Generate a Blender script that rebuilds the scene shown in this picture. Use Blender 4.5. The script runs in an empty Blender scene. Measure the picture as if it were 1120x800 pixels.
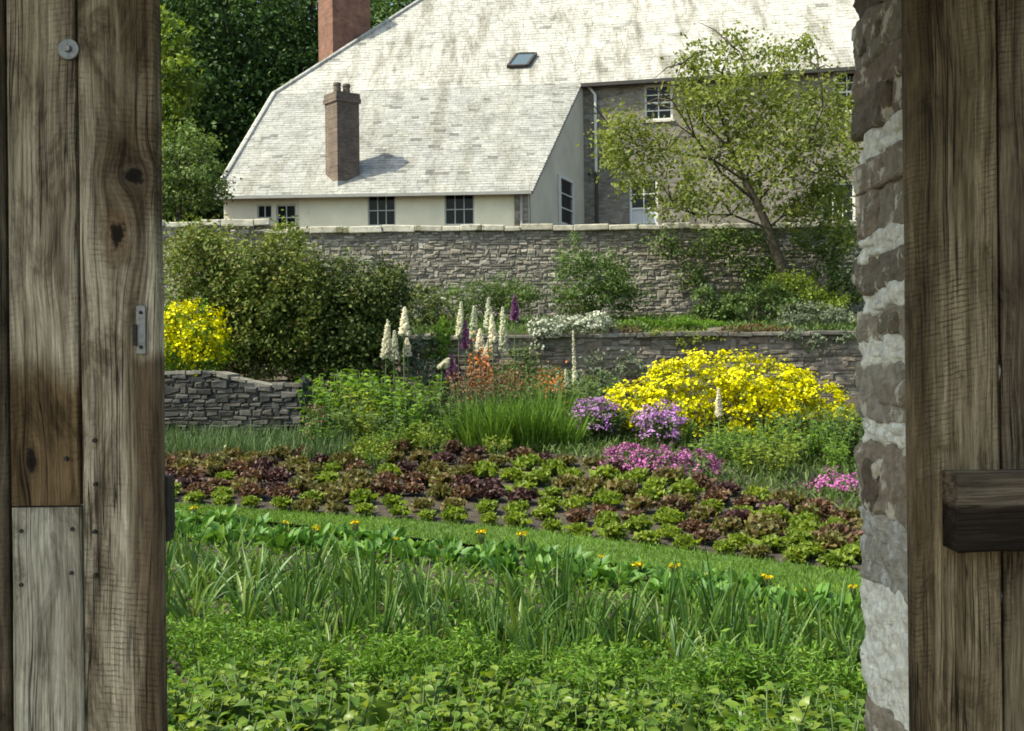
import bpy, math, random
import numpy as np
from mathutils import Vector, Matrix, noise as mnoise

rng = np.random.default_rng(7)
random.seed(7)
SC = bpy.context.scene
COL = SC.collection
R = math.radians

# ------------------------------------------------------------------ camera, sky, sun, exposure
F, CX, CY = 1300.0, 560.0, 400.0
CAMZ = 2.0
ROLL = R(0.6)
cr, sr = math.cos(ROLL), math.sin(ROLL)
cam = bpy.data.cameras.new("camera")
cam.sensor_width = 36.0
cam.lens = 36.0 * F / 1120.0
cam.clip_start = 0.05
cam.clip_end = 3000.0
camo = bpy.data.objects.new("camera", cam)
COL.objects.link(camo)
camo.matrix_world = Matrix(((cr, sr, 0, 0), (0, 0, -1, 0), (-sr, cr, 0, CAMZ), (0, 0, 0, 1)))
SC.camera = camo

SUN_EL = R(52.0)
SUN_DIR = Vector((-0.94, -0.34, 0)).normalized()       # horizontal direction towards the sun
world = bpy.data.worlds.new("World")
SC.world = world
world.use_nodes = True
wn = world.node_tree
sky = wn.nodes.new("ShaderNodeTexSky")
sky.sky_type = 'NISHITA'
sky.sun_disc = False
sky.sun_elevation = SUN_EL
sky.dust_density = 2.5
sky.sun_rotation = math.atan2(SUN_DIR.x, SUN_DIR.y)
wn.links.new(sky.outputs[0], wn.nodes["Background"].inputs[0])
wn.nodes["Background"].inputs[1].default_value = 0.15
sl = bpy.data.lights.new("sun", 'SUN')
sl.energy = 3.7
sl.angle = R(0.6)
sl.color = (1.0, 0.95, 0.88)
so = bpy.data.objects.new("sun", sl)
COL.objects.link(so)
ts = Vector((SUN_DIR.x * math.cos(SUN_EL), SUN_DIR.y * math.cos(SUN_EL), math.sin(SUN_EL)))
so.rotation_euler = ts.to_track_quat('Z', 'Y').to_euler()
so.location = (0, 0, 60)
SC.view_settings.view_transform = 'Standard'
SC.view_settings.look = 'None'
SC.view_settings.gamma = 1.0
SC.view_settings.exposure = 0.86
SC.view_settings.use_white_balance = True
SC.view_settings.white_balance_temperature = 7250
SC.view_settings.white_balance_tint = 0
SC.cycles.use_denoising = True
SC.cycles.filter_width = 1.75
SC.cycles.max_bounces = 6
SC.cycles.diffuse_bounces = 3
SC.cycles.transmission_bounces = 3
SC.cycles.caustics_reflective = False
SC.cycles.caustics_refractive = False


# ------------------------------------------------------------------ measuring helpers
def ray(px, py):
    u, v = px - CX, CY - py
    return Vector(((u * cr + v * sr) / F, 1.0, (-u * sr + v * cr) / F))


CAM = Vector((0, 0, CAMZ))


def P(px, py, d):
    return CAM + ray(px, py) * d


def Pz(px, py, z):
    r = ray(px, py)
    return CAM + r * ((z - CAMZ) / r.z)


def Pplane(px, py, o, n):
    r = ray(px, py)
    return CAM + r * ((o - CAM).dot(n) / r.dot(n))


GY = [-200, 7, 12, 18, 22.0, 22.05, 27.0, 27.05, 46, 90, 140, 400]
GZ = [0.0, 0.0, 0.35, 0.95, 1.35, 2.52, 3.02, 4.35, 4.4, 6.5, 9.0, 9.0]


def hz(y):
    return float(np.interp(y, GY, GZ))


def G(px, py, near=4.0, far=22.0):
    """where the line of sight through a measured point of the photograph meets the garden slope"""
    r = ray(px, py)
    d = near
    while d < far:
        p = CAM + r * d
        if p.z <= hz(p.y):
            return Vector((p.x, p.y, hz(p.y)))
        d += 0.02
    p = CAM + r * far
    return Vector((p.x, p.y, hz(p.y)))


# ------------------------------------------------------------------ mesh helpers
def mesh(name, V, F4=None, F3=None, mat=None, smooth=False, mats=None, idx=None):
    V = np.asarray(V, np.float32).reshape(-1, 3)
    me = bpy.data.meshes.new(name)
    n4 = 0 if F4 is None else len(F4)
    n3 = 0 if F3 is None else len(F3)
    me.vertices.add(len(V))
    me.vertices.foreach_set("co", V.ravel())
    lv = []
    if n4: lv.append(np.asarray(F4, np.int32).ravel())
    if n3: lv.append(np.asarray(F3, np.int32).ravel())
    lv = np.concatenate(lv)
    me.loops.add(len(lv))
    me.loops.foreach_set("vertex_index", lv)
    tot = np.concatenate([np.full(n4, 4, np.int32), np.full(n3, 3, np.int32)])
    st = np.concatenate([[0], np.cumsum(tot)[:-1]]).astype(np.int32)
    me.polygons.add(n4 + n3)
    me.polygons.foreach_set("loop_start", st)
    me.polygons.foreach_set("loop_total", tot)
    me.polygons.foreach_set("use_smooth", np.full(n4 + n3, smooth, bool))
    for m in (mats or ([mat] if mat else [])):
        me.materials.append(m)
    if idx is not None:
        me.polygons.foreach_set("material_index", np.asarray(idx, np.int32))
    me.update(calc_edges=True)
    me.validate()
    return me


class MB:
    """collects polygons of mixed size into one mesh"""
    def __init__(s):
        s.v, s.f = [], []

    def add(s, vs, fs):
        b = len(s.v)
        s.v += [tuple(v) for v in vs]
        s.f += [tuple(i + b for i in f) for f in fs]
        return s

    def box(s, c, sx, sy, sz, ax=None, ay=None, az=None):
        ax = Vector(ax or (1, 0, 0)); ay = Vector(ay or (0, 1, 0)); az = Vector(az or (0, 0, 1))
        c = Vector(c)
        vs = [c + ax * (sx / 2 * i) + ay * (sy / 2 * j) + az * (sz / 2 * k)
              for i in (-1, 1) for j in (-1, 1) for k in (-1, 1)]
        fs = [(0, 1, 3, 2), (4, 6, 7, 5), (0, 4, 5, 1), (2, 3, 7, 6), (0, 2, 6, 4), (1, 5, 7, 3)]
        return s.add(vs, fs)

    def cyl(s, a, b, r0, r1=None, n=14):
        a, b = Vector(a), Vector(b)
        r1 = r0 if r1 is None else r1
        t = (b - a).normalized()
        x = t.orthogonal().normalized(); y = t.cross(x)
        vs, fs = [], []
        for k in range(n):
            q = 2 * math.pi * k / n
            dd = x * math.cos(q) + y * math.sin(q)
            vs += [a + dd * r0, b + dd * r1]
        for k in range(n):
            fs.append((2 * k, 2 * ((k + 1) % n), 2 * ((k + 1) % n) + 1, 2 * k + 1))
        fs.append(tuple(2 * k for k in range(n))[::-1])
        fs.append(tuple(2 * k + 1 for k in range(n)))
        return s.add(vs, fs)

    def tube(s, pts, rad, n=7):
        pts = [Vector(p) for p in pts]
        vs, fs = [], []
        x = None
        for i, p in enumerate(pts):
            t = (pts[min(i + 1, len(pts) - 1)] - pts[max(i - 1, 0)]).normalized()
            if x is None:
                x = t.orthogonal().normalized()
            else:
                x = (x - t * x.dot(t)).normalized()
            y = t.cross(x)
            for k in range(n):
                q = 2 * math.pi * k / n
                vs.append(p + (x * math.cos(q) + y * math.sin(q)) * rad[i])
        for i in range(len(pts) - 1):
            for k in range(n):
                a, b = i * n + k, i * n + (k + 1) % n
                fs.append((a, b, b + n, a + n))
        fs.append(tuple(range((len(pts) - 1) * n, len(pts) * n)))
        return s.add(vs, fs)

    def quad(s, a, b, c, d):
        return s.add([a, b, c, d], [(0, 1, 2, 3)])

    def mesh(s, name, mat, smooth=False):
        me = bpy.data.meshes.new(name)
        me.from_pydata(s.v, [], s.f)
        me.materials.append(mat)
        if smooth:
            me.polygons.foreach_set("use_smooth", [True] * len(me.polygons))
        me.update()
        return me


def link(name, me, parent=None, loc=None, label=None, kind=None):
    o = bpy.data.objects.new(name, me)
    COL.objects.link(o)
    if parent is not None: o.parent = parent
    if loc is not None: o.location = loc
    if label: o["label"] = label
    if kind: o["kind"] = kind
    return o


def bevel(o, w, seg=2):
    m = o.modifiers.new("bevel", 'BEVEL')
    m.width = w; m.segments = seg; m.limit_method = 'ANGLE'; m.angle_limit = R(40)
    return o


def thing(name, label, cat, loc=(0, 0, 0), rz=0.0, group=None, scale=1.0):
    o = bpy.data.objects.new(name, None)
    o.empty_display_size = 0.1
    COL.objects.link(o)
    o.location = loc
    o.rotation_euler = (0, 0, rz)
    o.scale = (scale, scale, scale) if not hasattr(scale, '__len__') else scale
    o["label"] = label; o["category"] = cat
    if group: o["group"] = group
    return o


def tag(o, label, cat, group=None):
    o["label"] = label; o["category"] = cat
    if group: o["group"] = group
    return o


def dup(root, loc, rz, scale=1.0, label=None, tilt=(0, 0)):
    r = root.copy()
    COL.objects.link(r)
    r.location = loc
    r.rotation_euler = (tilt[0], tilt[1], rz)
    r.scale = (scale, scale, scale) if not hasattr(scale, '__len__') else scale
    if label: r["label"] = label
    for ch in root.children:
        c = ch.copy(); COL.objects.link(c); c.parent = r
        for g in ch.children:
            k = g.copy(); COL.objects.link(k); k.parent = c
    return r


_ONES = "first second third fourth fifth sixth seventh eighth ninth tenth eleventh twelfth thirteenth fourteenth fifteenth sixteenth seventeenth eighteenth nineteenth".split()
_TENS = {2: ("twentieth", "twenty"), 3: ("thirtieth", "thirty"), 4: ("fortieth", "forty"), 5: ("fiftieth", "fifty")}


def nth(i):
    """1 -> first"""
    if i <= 19: return _ONES[i - 1]
    a, b = divmod(i, 10)
    return _TENS[a][0] if b == 0 else _TENS[a][1] + "-" + _ONES[b - 1]


class Placer:
    """first use moves the prototype itself, later ones copy it with its parts"""
    def __init__(s, protos): s.p = protos; s.used = [False] * len(protos)

    def put(s, i, loc, rz, scale, label=None, tilt=(0, 0)):
        i %= len(s.p)
        o = s.p[i]
        if not s.used[i]:
            s.used[i] = True
            o.location = loc; o.rotation_euler = (tilt[0], tilt[1], rz)
            o.scale = (scale, scale, scale) if not hasattr(scale, '__len__') else scale
            if label: o["label"] = label
            return o
        return dup(o, loc, rz, scale, label, tilt)

    def done(s):
        for i, o in enumerate(s.p):
            if not s.used[i]:
                for c in list(o.children): bpy.data.objects.remove(c)
                bpy.data.objects.remove(o)


# ------------------------------------------------------------------ leaf helpers
def unit(a):
    return a / np.maximum(np.linalg.norm(a, axis=-1, keepdims=True), 1e-9)


def rand_unit(n):
    return unit(rng.normal(size=(n, 3)))


def P_OVAL(t): return np.sin(np.pi * np.clip(t, 0, 1) ** 0.8) ** 0.8 * 0.97 + 0.03 * (1 - t)
def P_STRAP(t): return np.clip(0.55 + 1.2 * t, 0, 1) * (1 - t ** 2.5) + 0.01
def P_SPOON(t): return np.clip(0.12 + 0.9 * np.clip((t - 0.25) / 0.3, 0, 1), 0, 1) * (1 - np.clip((t - 0.55) / 0.46, 0, 1) ** 2) + 0.01
def P_FAN(t): return 0.3 + 0.7 * np.sin(np.pi * np.clip(t, 0, 1) * 0.62) ** 1.0


def blades(base, d, L, W, seg=4, droop=0.3, prof=P_STRAP, fold=0.3, upv=None, ruffle=0.0):
    n = len(base)
    base = np.asarray(base, float); d = unit(np.asarray(d, float))
    L = np.broadcast_to(np.asarray(L, float), (n,)); W = np.broadcast_to(np.asarray(W, float), (n,))
    up = np.tile([0, 0, 1.0], (n, 1)) + rng.normal(size=(n, 3)) * 0.35 if upv is None else upv
    side = unit(np.cross(d, up)); nrm = unit(np.cross(side, d))
    t = np.linspace(0, 1, seg + 1)
    dr = np.broadcast_to(np.asarray(droop, float), (n,))
    c = base[:, None] + d[:, None] * (L[:, None] * t)[..., None]
    c[..., 2] -= (dr * L)[:, None] * t ** 2
    w = W[:, None] * prof(t)[None]
    V = np.empty((n, seg + 1, 3, 3))
    V[:, :, 1] = c
    up_e = nrm[:, None] * (fold * w)[..., None]
    V[:, :, 0] = c - side[:, None] * (w / 2)[..., None] + up_e
    V[:, :, 2] = c + side[:, None] * (w / 2)[..., None] + up_e
    if ruffle:
        for k in (0, 2):
            V[:, 1:, k] += rng.normal(size=(n, seg, 3)) * ruffle * W[:, None, None]
        V[:, 1:, 1] += rng.normal(size=(n, seg, 3)) * ruffle * 0.4 * W[:, None, None]
    o = np.arange(n)[:, None, None] * (seg + 1) * 3
    i = np.arange(seg)[None, :, None] * 3
    k = np.arange(2)[None, None, :]
    a = (o + i + k).reshape(-1)
    Fq = np.stack([a, a + 1, a + 4, a + 3], 1)
    return V.reshape(-1, 3), Fq


def diamonds(c, d, nrm, L, W):
    """small leaves, each a folded four-cornered blade"""
    n = len(c)
    d = unit(d); side = unit(np.cross(d, nrm)); nn = np.cross(side, d)
    L = np.broadcast_to(np.asarray(L, float), (n,))[:, None]; W = np.broadcast_to(np.asarray(W, float), (n,))[:, None]
    V = np.empty((n, 4, 3))
    V[:, 0] = c - d * L * 0.5
    V[:, 1] = c + side * W * 0.5 + nn * W * 0.12 - d * L * 0.05
    V[:, 2] = c + d * L * 0.5 - nn * W * 0.1
    V[:, 3] = c - side * W * 0.5 + nn * W * 0.12 - d * L * 0.05
    Fq = np.arange(n * 4).reshape(n, 4)
    return V.reshape(-1, 3), Fq


def join(parts):
    Vs, Fs, off = [], [], 0
    for V, Fq in parts:
        Vs.append(V); Fs.append(Fq + off); off += len(V)
    return np.concatenate(Vs), np.concatenate(Fs)


def lobe_points(lobes, n, clumps=26, spread=0.2, shell=(0.5, 1.0), flat_bottom=False):
    """leaf positions gathered in clumps through the outer volume of ellipsoids"""
    vol = np.array([l[3] * l[5] for l in lobes]) if len(lobes[0]) > 5 else None
    vol = vol / vol.sum()
    C, N = [], []
    for l, w in zip(lobes, vol):
        m = max(8, int(n * w))
        ctr = np.array(l[:3]); rad = np.array(l[3:6])
        k = max(5, int(clumps))
        dirs = rand_unit(k)
        rr = rng.uniform(shell[0], shell[1], k) ** 0.6
        cc = dirs * rr[:, None]
        wgt = rng.uniform(0.3, 1.6, k)
        pick = rng.choice(k, m, p=wgt / wgt.sum())
        p = cc[pick] + rng.normal(size=(m, 3)) * spread * rng.uniform(0.5, 1.25, k)[pick][:, None]
        out = unit(p)
        if flat_bottom:
            p[:, 2] = np.where(p[:, 2] < -0.75, -0.75 + rng.uniform(0, .5, m), p[:, 2])
        C.append(ctr + p * rad); N.append(unit(out / rad))
    return np.concatenate(C), np.concatenate(N)


def foliage_mesh(name, lobes, n, L, W, mat, clumps=26, spread=0.2, shell=(0.5, 1.0), out=0.7, up=0.4, zmin=None):
    C, N = lobe_points(lobes, n, clumps, spread, shell)
    if zmin is not None:
        k = C[:, 2] > zmin
        C, N = C[k], N[k]
    m = len(C)
    nrm = unit(N * out + np.array([0, 0, up]) + rng.normal(size=(m, 3)) * 0.55)
    d = unit(np.cross(nrm, rand_unit(m)) + N * 0.35)
    s = rng.uniform(0.6, 1.35, m)
    V, Fq = diamonds(C, d, nrm, L * s, W * s)
    return mesh(name, V, Fq, mat=mat), C


# ------------------------------------------------------------------ materials
def newmat(name):
    m = bpy.data.materials.new(name)
    m.use_nodes = True
    nt = m.node_tree
    bs = nt.nodes["Principled BSDF"]
    return m, nt, bs


def N(nt, t, **kw):
    n = nt.nodes.new(t)
    for k, v in kw.items():
        if k.startswith("i_"): n.inputs[k[2:].replace("_", " ")].default_value = v
        else: setattr(n, k, v)
    return n


def ramp(nt, src, stops, interp='LINEAR'):
    r = nt.nodes.new("ShaderNodeValToRGB")
    r.color_ramp.interpolation = interp
    e = r.color_ramp.elements
    while len(e) < len(stops): e.new(0.5)
    for el, (p, c) in zip(e, stops):
        el.position = p
        el.color = (*c, 1) if len(c) == 3 else c
    nt.links.new(src, r.inputs[0])
    return r.outputs[0]


def mixc(nt, fac, a, b, mode='MIX'):
    m = nt.nodes.new("ShaderNodeMix")
    m.data_type = 'RGBA'; m.blend_type = mode
    for sock, val in ((m.inputs[0], fac), (m.inputs[6], a), (m.inputs[7], b)):
        if hasattr(val, "is_output") or isinstance(val, bpy.types.NodeSocket): nt.links.new(val, sock)
        elif isinstance(val, (int, float)): sock.default_value = val
        else: sock.default_value = (*val, 1)
    return m.outputs[2]


def mapping(nt, src, scale=(1, 1, 1), loc=(0, 0, 0), rot=(0, 0, 0)):
    m = nt.nodes.new("ShaderNodeMapping")
    m.inputs["Scale"].default_value = scale; m.inputs["Location"].default_value = loc; m.inputs["Rotation"].default_value = rot
    nt.links.new(src, m.inputs[0])
    return m.outputs[0]


def noisef(nt, vec, scale, detail=4, rough=0.55, dist=0.0):
    n = N(nt, "ShaderNodeTexNoise")
    n.inputs["Scale"].default_value = scale; n.inputs["Detail"].default_value = detail
    n.inputs["Roughness"].default_value = rough; n.inputs["Distortion"].default_value = dist
    if vec is not None: nt.links.new(vec, n.inputs["Vector"])
    return n.outputs["Fac"]


def math2(nt, op, a, b=None, clamp=False):
    m = nt.nodes.new("ShaderNodeMath"); m.operation = op; m.use_clamp = clamp
    for i, val in enumerate((a, b)):
        if val is None: continue
        if isinstance(val, bpy.types.NodeSocket): nt.links.new(val, m.inputs[i])
        else: m.inputs[i].default_value = val
    return m.outputs[0]


def bump(nt, bs, h, strength=0.5, dist=0.02):
    b = nt.nodes.new("ShaderNodeBump")
    b.inputs["Strength"].default_value = strength; b.inputs["Distance"].default_value = dist
    nt.links.new(h, b.inputs["Height"]); nt.links.new(b.outputs[0], bs.inputs["Normal"])


def leafmat(name, cols, trans=0.35, rough=0.55, patch=1.3, spec=0.25, lift=1):
    m, nt, bs = newmat(name)
    geo = N(nt, "ShaderNodeNewGeometry")
    if spec <= 0.5 and lift != 1: cols = [(min(.9, c[0] * lift * (1.1 if c[1] > c[0] else 1)), min(.9, c[1] * lift), min(.9, c[2] * lift)) for c in cols]
    st = [(i / max(1, len(cols) - 1), c) for i, c in enumerate(cols)]
    col = ramp(nt, geo.outputs["Random Per Island"], st)
    tc = N(nt, "ShaderNodeTexCoord")
    oi = N(nt, "ShaderNodeObjectInfo")
    pn = noisef(nt, tc.outputs["Object"], patch, 3, 0.6)
    pv = ramp(nt, pn, [(0.3, (0.72,) * 3), (0.7, (1.22,) * 3)])
    col = mixc(nt, 1.0, col, pv, 'MULTIPLY')
    ov = ramp(nt, oi.outputs["Random"], [(0, (0.82, 0.86, 0.8)), (1, (1.15, 1.1, 1.1))])
    col = mixc(nt, 1.0, col, ov, 'MULTIPLY')
    nt.links.new(col, bs.inputs["Base Color"])
    bs.inputs["Roughness"].default_value = rough
    bs.inputs["Specular IOR Level"].default_value = spec
    if trans:
        tr = N(nt, "ShaderNodeBsdfTranslucent")
        tcol = mixc(nt, 1.0, col, (1.0, 1.0, 0.97) if 'petal' in name else (1.25, 1.2, 0.6), 'MULTIPLY')
        nt.links.new(tcol, tr.inputs[0])
        mx = N(nt, "ShaderNodeMixShader")
        mx.inputs[0].default_value = trans
        nt.links.new(bs.outputs[0], mx.inputs[1]); nt.links.new(tr.outputs[0], mx.inputs[2])
        nt.links.new(mx.outputs[0], nt.nodes["Material Output"].inputs[0])
    return m


def plainmat(name, c, rough=0.6, var=0.15, scale=8, metal=0.0, spec=0.4, bmp=0.0):
    m, nt, bs = newmat(name)
    tc = N(nt, "ShaderNodeTexCoord")
    f = noisef(nt, tc.outputs["Object"], scale, 5, 0.6)
    a = tuple(x * (1 - var) for x in c); b = tuple(min(1, x * (1 + var)) for x in c)
    nt.links.new(ramp(nt, f, [(0.3, a), (0.7, b)]), bs.inputs["Base Color"])
    bs.inputs["Roughness"].default_value = rough
    bs.inputs["Metallic"].default_value = metal
    bs.inputs["Specular IOR Level"].default_value = spec
    if bmp: bump(nt, bs, f, bmp, 0.02)
    return m


def stonemat(name, cols, lichen=(0.45, 0.45, 0.4), lich=0.62, scale=6.0):
    m, nt, bs = newmat(name)
    geo = N(nt, "ShaderNodeNewGeometry"); tc = N(nt, "ShaderNodeTexCoord")
    col = ramp(nt, geo.outputs["Random Per Island"], [(i / (len(cols) - 1), c) for i, c in enumerate(cols)])
    f = noisef(nt, tc.outputs["Object"], scale * 2.5, 6, 0.65)
    col = mixc(nt, 1.0, col, ramp(nt, f, [(0.25, (0.55,) * 3), (0.75, (1.4,) * 3)]), 'MULTIPLY')
    g = noisef(nt, tc.outputs["Object"], scale, 5, 0.65)
    col = mixc(nt, ramp(nt, g, [(lich, (0, 0, 0)), (lich + 0.05, (1, 1, 1))]), col, lichen)
    nt.links.new(col, bs.inputs["Base Color"])
    bs.inputs["Roughness"].default_value = 0.9
    bs.inputs["Specular IOR Level"].default_value = 0.2
    bump(nt, bs, f, 0.7, 0.03)
    return m


def woodmat(name, light, mid, dark, seed=0.0, knots=(), stain=None, stain_amt=0.45, saw=0.5, sawrot=0.12, horiz=False):
    """weathered oak board, local coordinates in metres, grain along z"""
    m, nt, bs = newmat(name)
    tc = N(nt, "ShaderNodeTexCoord")
    v0 = tc.outputs["Object"]
    if horiz: v0 = mapping(nt, v0, rot=(0, R(90), 0))
    v0 = mapping(nt, v0, loc=(seed * 3.1, seed * 1.7, seed * 5.3))
    sx = N(nt, "ShaderNodeSeparateXYZ"); nt.links.new(tc.outputs["Object"], sx.inputs[0])
    # the grain swings round each knot
    shift = None
    kd = []
    for (kx, kz, rx, rzz, kc) in knots:
        ox = math2(nt, 'SUBTRACT', sx.outputs[0], kx)
        dx = math2(nt, 'DIVIDE', ox, rx); dz = math2(nt, 'DIVIDE', math2(nt, 'SUBTRACT', sx.outputs[2], kz), rzz)
        r2 = math2(nt, 'ADD', math2(nt, 'MULTIPLY', dx, dx), math2(nt, 'MULTIPLY', dz, dz))
        kd.append(r2)
        e = math2(nt, 'POWER', 2.718, math2(nt, 'MULTIPLY', r2, -0.42))
        q = math2(nt, 'MULTIPLY', math2(nt, 'MULTIPLY', ox, e), -0.72)
        shift = q if shift is None else math2(nt, 'ADD', shift, q)
    wob = N(nt, "ShaderNodeTexNoise"); wob.inputs["Scale"].default_value = 1.6; wob.inputs["Detail"].default_value = 2
    nt.links.new(v0, wob.inputs["Vector"])
    va = N(nt, "ShaderNodeVectorMath", operation='MULTIPLY_ADD')
    nt.links.new(wob.outputs["Color"], va.inputs[0]); va.inputs[1].default_value = (0.05, 0.0, 0.0); nt.links.new(v0, va.inputs[2])
    v = va.outputs[0]
    if shift is not None:
        cx_ = N(nt, "ShaderNodeCombineXYZ"); nt.links.new(shift, cx_.inputs[0])
        vb = N(nt, "ShaderNodeVectorMath", operation='ADD'); nt.links.new(v, vb.inputs[0]); nt.links.new(cx_.outputs[0], vb.inputs[1])
        v = vb.outputs[0]
    g1 = noisef(nt, mapping(nt, v, (230, 70, 9.0)), 1.0, 7, 0.72)
    g2 = noisef(nt, mapping(nt, v, (62, 24, 1.6)), 1.0, 6, 0.66)
    g3 = noisef(nt, mapping(nt, v, (14, 9, 0.8)), 1.0, 4, 0.6)
    blot = noisef(nt, mapping(nt, v, (9, 6, 3.4), (5, 1, 3)), 1.0, 7, 0.72, 0.8)
    col = ramp(nt, g2, [(0.30, dark), (0.46, mid), (0.66, light)])
    col = mixc(nt, 0.85, col, ramp(nt, g1, [(0.32, (0.3, 0.28, 0.25)), (0.5, (0.95,) * 3), (0.68, (1.4, 1.4, 1.36))]), 'MULTIPLY')
    col = mixc(nt, 0.8, col, ramp(nt, g3, [(0.32, (0.5, 0.46, 0.4)), (0.5, (1,) * 3), (0.68, (1.25, 1.25, 1.22))]), 'MULTIPLY')
    col = mixc(nt, 0.85, col, ramp(nt, blot, [(0.34, (0.26, 0.22, 0.17)), (0.47, (0.9, 0.88, 0.84)), (0.66, (1.3, 1.3, 1.27))]), 'MULTIPLY')
    # saw kerfs: fine slightly slanted scratches across the board
    w = N(nt, "ShaderNodeTexWave", wave_type='BANDS', bands_direction='Z', wave_profile='SIN')
    w.inputs["Scale"].default_value = 24.0; w.inputs["Distortion"].default_value = 4.2
    w.inputs["Detail"].default_value = 4; w.inputs["Detail Scale"].default_value = 0.8; w.inputs["Detail Roughness"].default_value = 0.7
    nt.links.new(mapping(nt, v0, (1.0, 1, 1.0), rot=(0, sawrot, 0)), w.inputs["Vector"])
    kn = noisef(nt, mapping(nt, v, (5, 5, 1.5), (2, 8, 1)), 1.0, 5, 0.7)
    kf = math2(nt, 'MULTIPLY', ramp(nt, w.outputs["Fac"], [(0.0, (1, 1, 1)), (0.3, (0, 0, 0))]),
               ramp(nt, kn, [(0.45, (0, 0, 0)), (0.68, (0.8,) * 3)]))
    kf = math2(nt, 'MULTIPLY', kf, ramp(nt, noisef(nt, mapping(nt, v0, (30, 8, 60)), 1.0, 3, 0.6), [(0.35, (0.1,) * 3), (0.6, (1,) * 3)]))
    kf = math2(nt, 'MULTIPLY', kf, saw)
    col = mixc(nt, kf, col, tuple(x * 0.45 for x in dark))
    # cracks
    ck = noisef(nt, mapping(nt, v, (55, 30, 1.1), (3, 1, 2)), 1.0, 2, 0.5)
    ckm = ramp(nt, ck, [(0.475, (0, 0, 0)), (0.5, (1, 1, 1)), (0.52, (0, 0, 0))])
    ckm = math2(nt, 'MULTIPLY', ckm, ramp(nt, noisef(nt, mapping(nt, v, (12, 6, 1.6), (7, 2, 4)), 1.0, 2), [(0.46, (0, 0, 0)), (0.58, (1.0,) * 3)]))
    col = mixc(nt, ckm, col, tuple(x * 0.3 for x in dark))
    if stain:
        # list of (x0, x1, z0, z1, soft): darker soaked areas with a ragged edge
        for (x0, x1, z0, z1, soft, amt, scol) in stain:
            rag = math2(nt, 'MULTIPLY', math2(nt, 'SUBTRACT', noisef(nt, mapping(nt, v, (16, 8, 4)), 1.0, 5, 0.65), 0.5), soft * 3.2)
            def edge(sock, lo, hi):
                a = N(nt, "ShaderNodeMapRange", interpolation_type='SMOOTHSTEP'); nt.links.new(math2(nt, 'ADD', sock, rag), a.inputs[0])
                a.inputs[1].default_value = lo - soft; a.inputs[2].default_value = lo + soft
                b = N(nt, "ShaderNodeMapRange", interpolation_type='SMOOTHSTEP'); nt.links.new(math2(nt, 'ADD', sock, rag), b.inputs[0])
                b.inputs[1].default_value = hi - soft; b.inputs[2].default_value = hi + soft
                b.inputs[3].default_value = 1; b.inputs[4].default_value = 0
                return math2(nt, 'MULTIPLY', a.outputs[0], b.outputs[0])
            mk = math2(nt, 'MULTIPLY', edge(sx.outputs[0], x0, x1), edge(sx.outputs[2], z0, z1))
            mk = math2(nt, 'MULTIPLY', mk, amt)
            col = mixc(nt, mk, col, mixc(nt, 1.0, col, scol, 'MULTIPLY'))
    for r2, (kx, kz, rx, rzz, kc) in zip(kd, knots):
        dd = math2(nt, 'SQRT', r2)
        dd = math2(nt, 'ADD', dd, math2(nt, 'MULTIPLY', math2(nt, 'SUBTRACT', noisef(nt, mapping(nt, v, (34, 30, 15)), 1.0, 6, 0.7), 0.5), 2.0))
        halo = ramp(nt, dd, [(0.2, (0.8,) * 3), (0.7, (0.55,) * 3), (1.25, (0, 0, 0))])
        col = mixc(nt, halo, col, mixc(nt, 1.0, kc, ramp(nt, g1, [(0.3, (0.4,) * 3), (0.7, (1.6,) * 3)]), 'MULTIPLY'))
        rings = ramp(nt, math2(nt, 'SINE', math2(nt, 'MULTIPLY', dd, 22.0)), [(0.0, (0.25,) * 3), (0.6, (0, 0, 0))])
        rings = math2(nt, 'MULTIPLY', rings, ramp(nt, dd, [(0.5, (1,) * 3), (1.2, (0, 0, 0))]))
        col = mixc(nt, rings, col, tuple(x * 0.3 for x in kc))
        core = ramp(nt, dd, [(0.0, (1, 1, 1)), (0.36, (0.92,) * 3), (0.5, (0, 0, 0))])
        col = mixc(nt, core, col, (0.012, 0.009, 0.006))
    nt.links.new(col, bs.inputs["Base Color"])
    bs.inputs["Roughness"].default_value = 0.85
    bs.inputs["Specular IOR Level"].default_value = 0.2
    h = math2(nt, 'ADD', math2(nt, 'MULTIPLY', g1, 0.5), math2(nt, 'MULTIPLY', g2, 0.6))
    h = math2(nt, 'SUBTRACT', h, math2(nt, 'MULTIPLY', kf, 0.5))
    h = math2(nt, 'SUBTRACT', h, math2(nt, 'MULTIPLY', ckm, 0.8))
    bump(nt, bs, h, 1.0, 0.012)
    return m


# greens (real leaf colours)
M_WOODS = leafmat("woodland_leaf", [(0.012, 0.030, 0.010), (0.022, 0.052, 0.014), (0.045, 0.085, 0.02)], 0.25, patch=0.35, lift=2.4)
M_WOODS2 = leafmat("light_tree_leaf", [(0.06, 0.12, 0.02), (0.11, 0.19, 0.03), (0.16, 0.24, 0.045)], 0.35, patch=0.5, lift=1.4)
M_ROUND = leafmat("round_tree_leaf", [(0.03, 0.06, 0.018), (0.055, 0.1, 0.025), (0.10, 0.15, 0.045)], 0.3, patch=0.6, lift=1.9)
M_APPLE = leafmat("apple_leaf", [(0.075, 0.115, 0.024), (0.125, 0.185, 0.038), (0.185, 0.245, 0.06), (0.24, 0.29, 0.11)], 0.4, patch=0.8, lift=1.15)
M_OLIVE = leafmat("olive_shrub_leaf", [(0.03, 0.05, 0.012), (0.05, 0.08, 0.016), (0.08, 0.10, 0.022), (0.06, 0.085, 0.018), (0.09, 0.075, 0.025)], 0.25, patch=1.6, lift=2.6)
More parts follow.
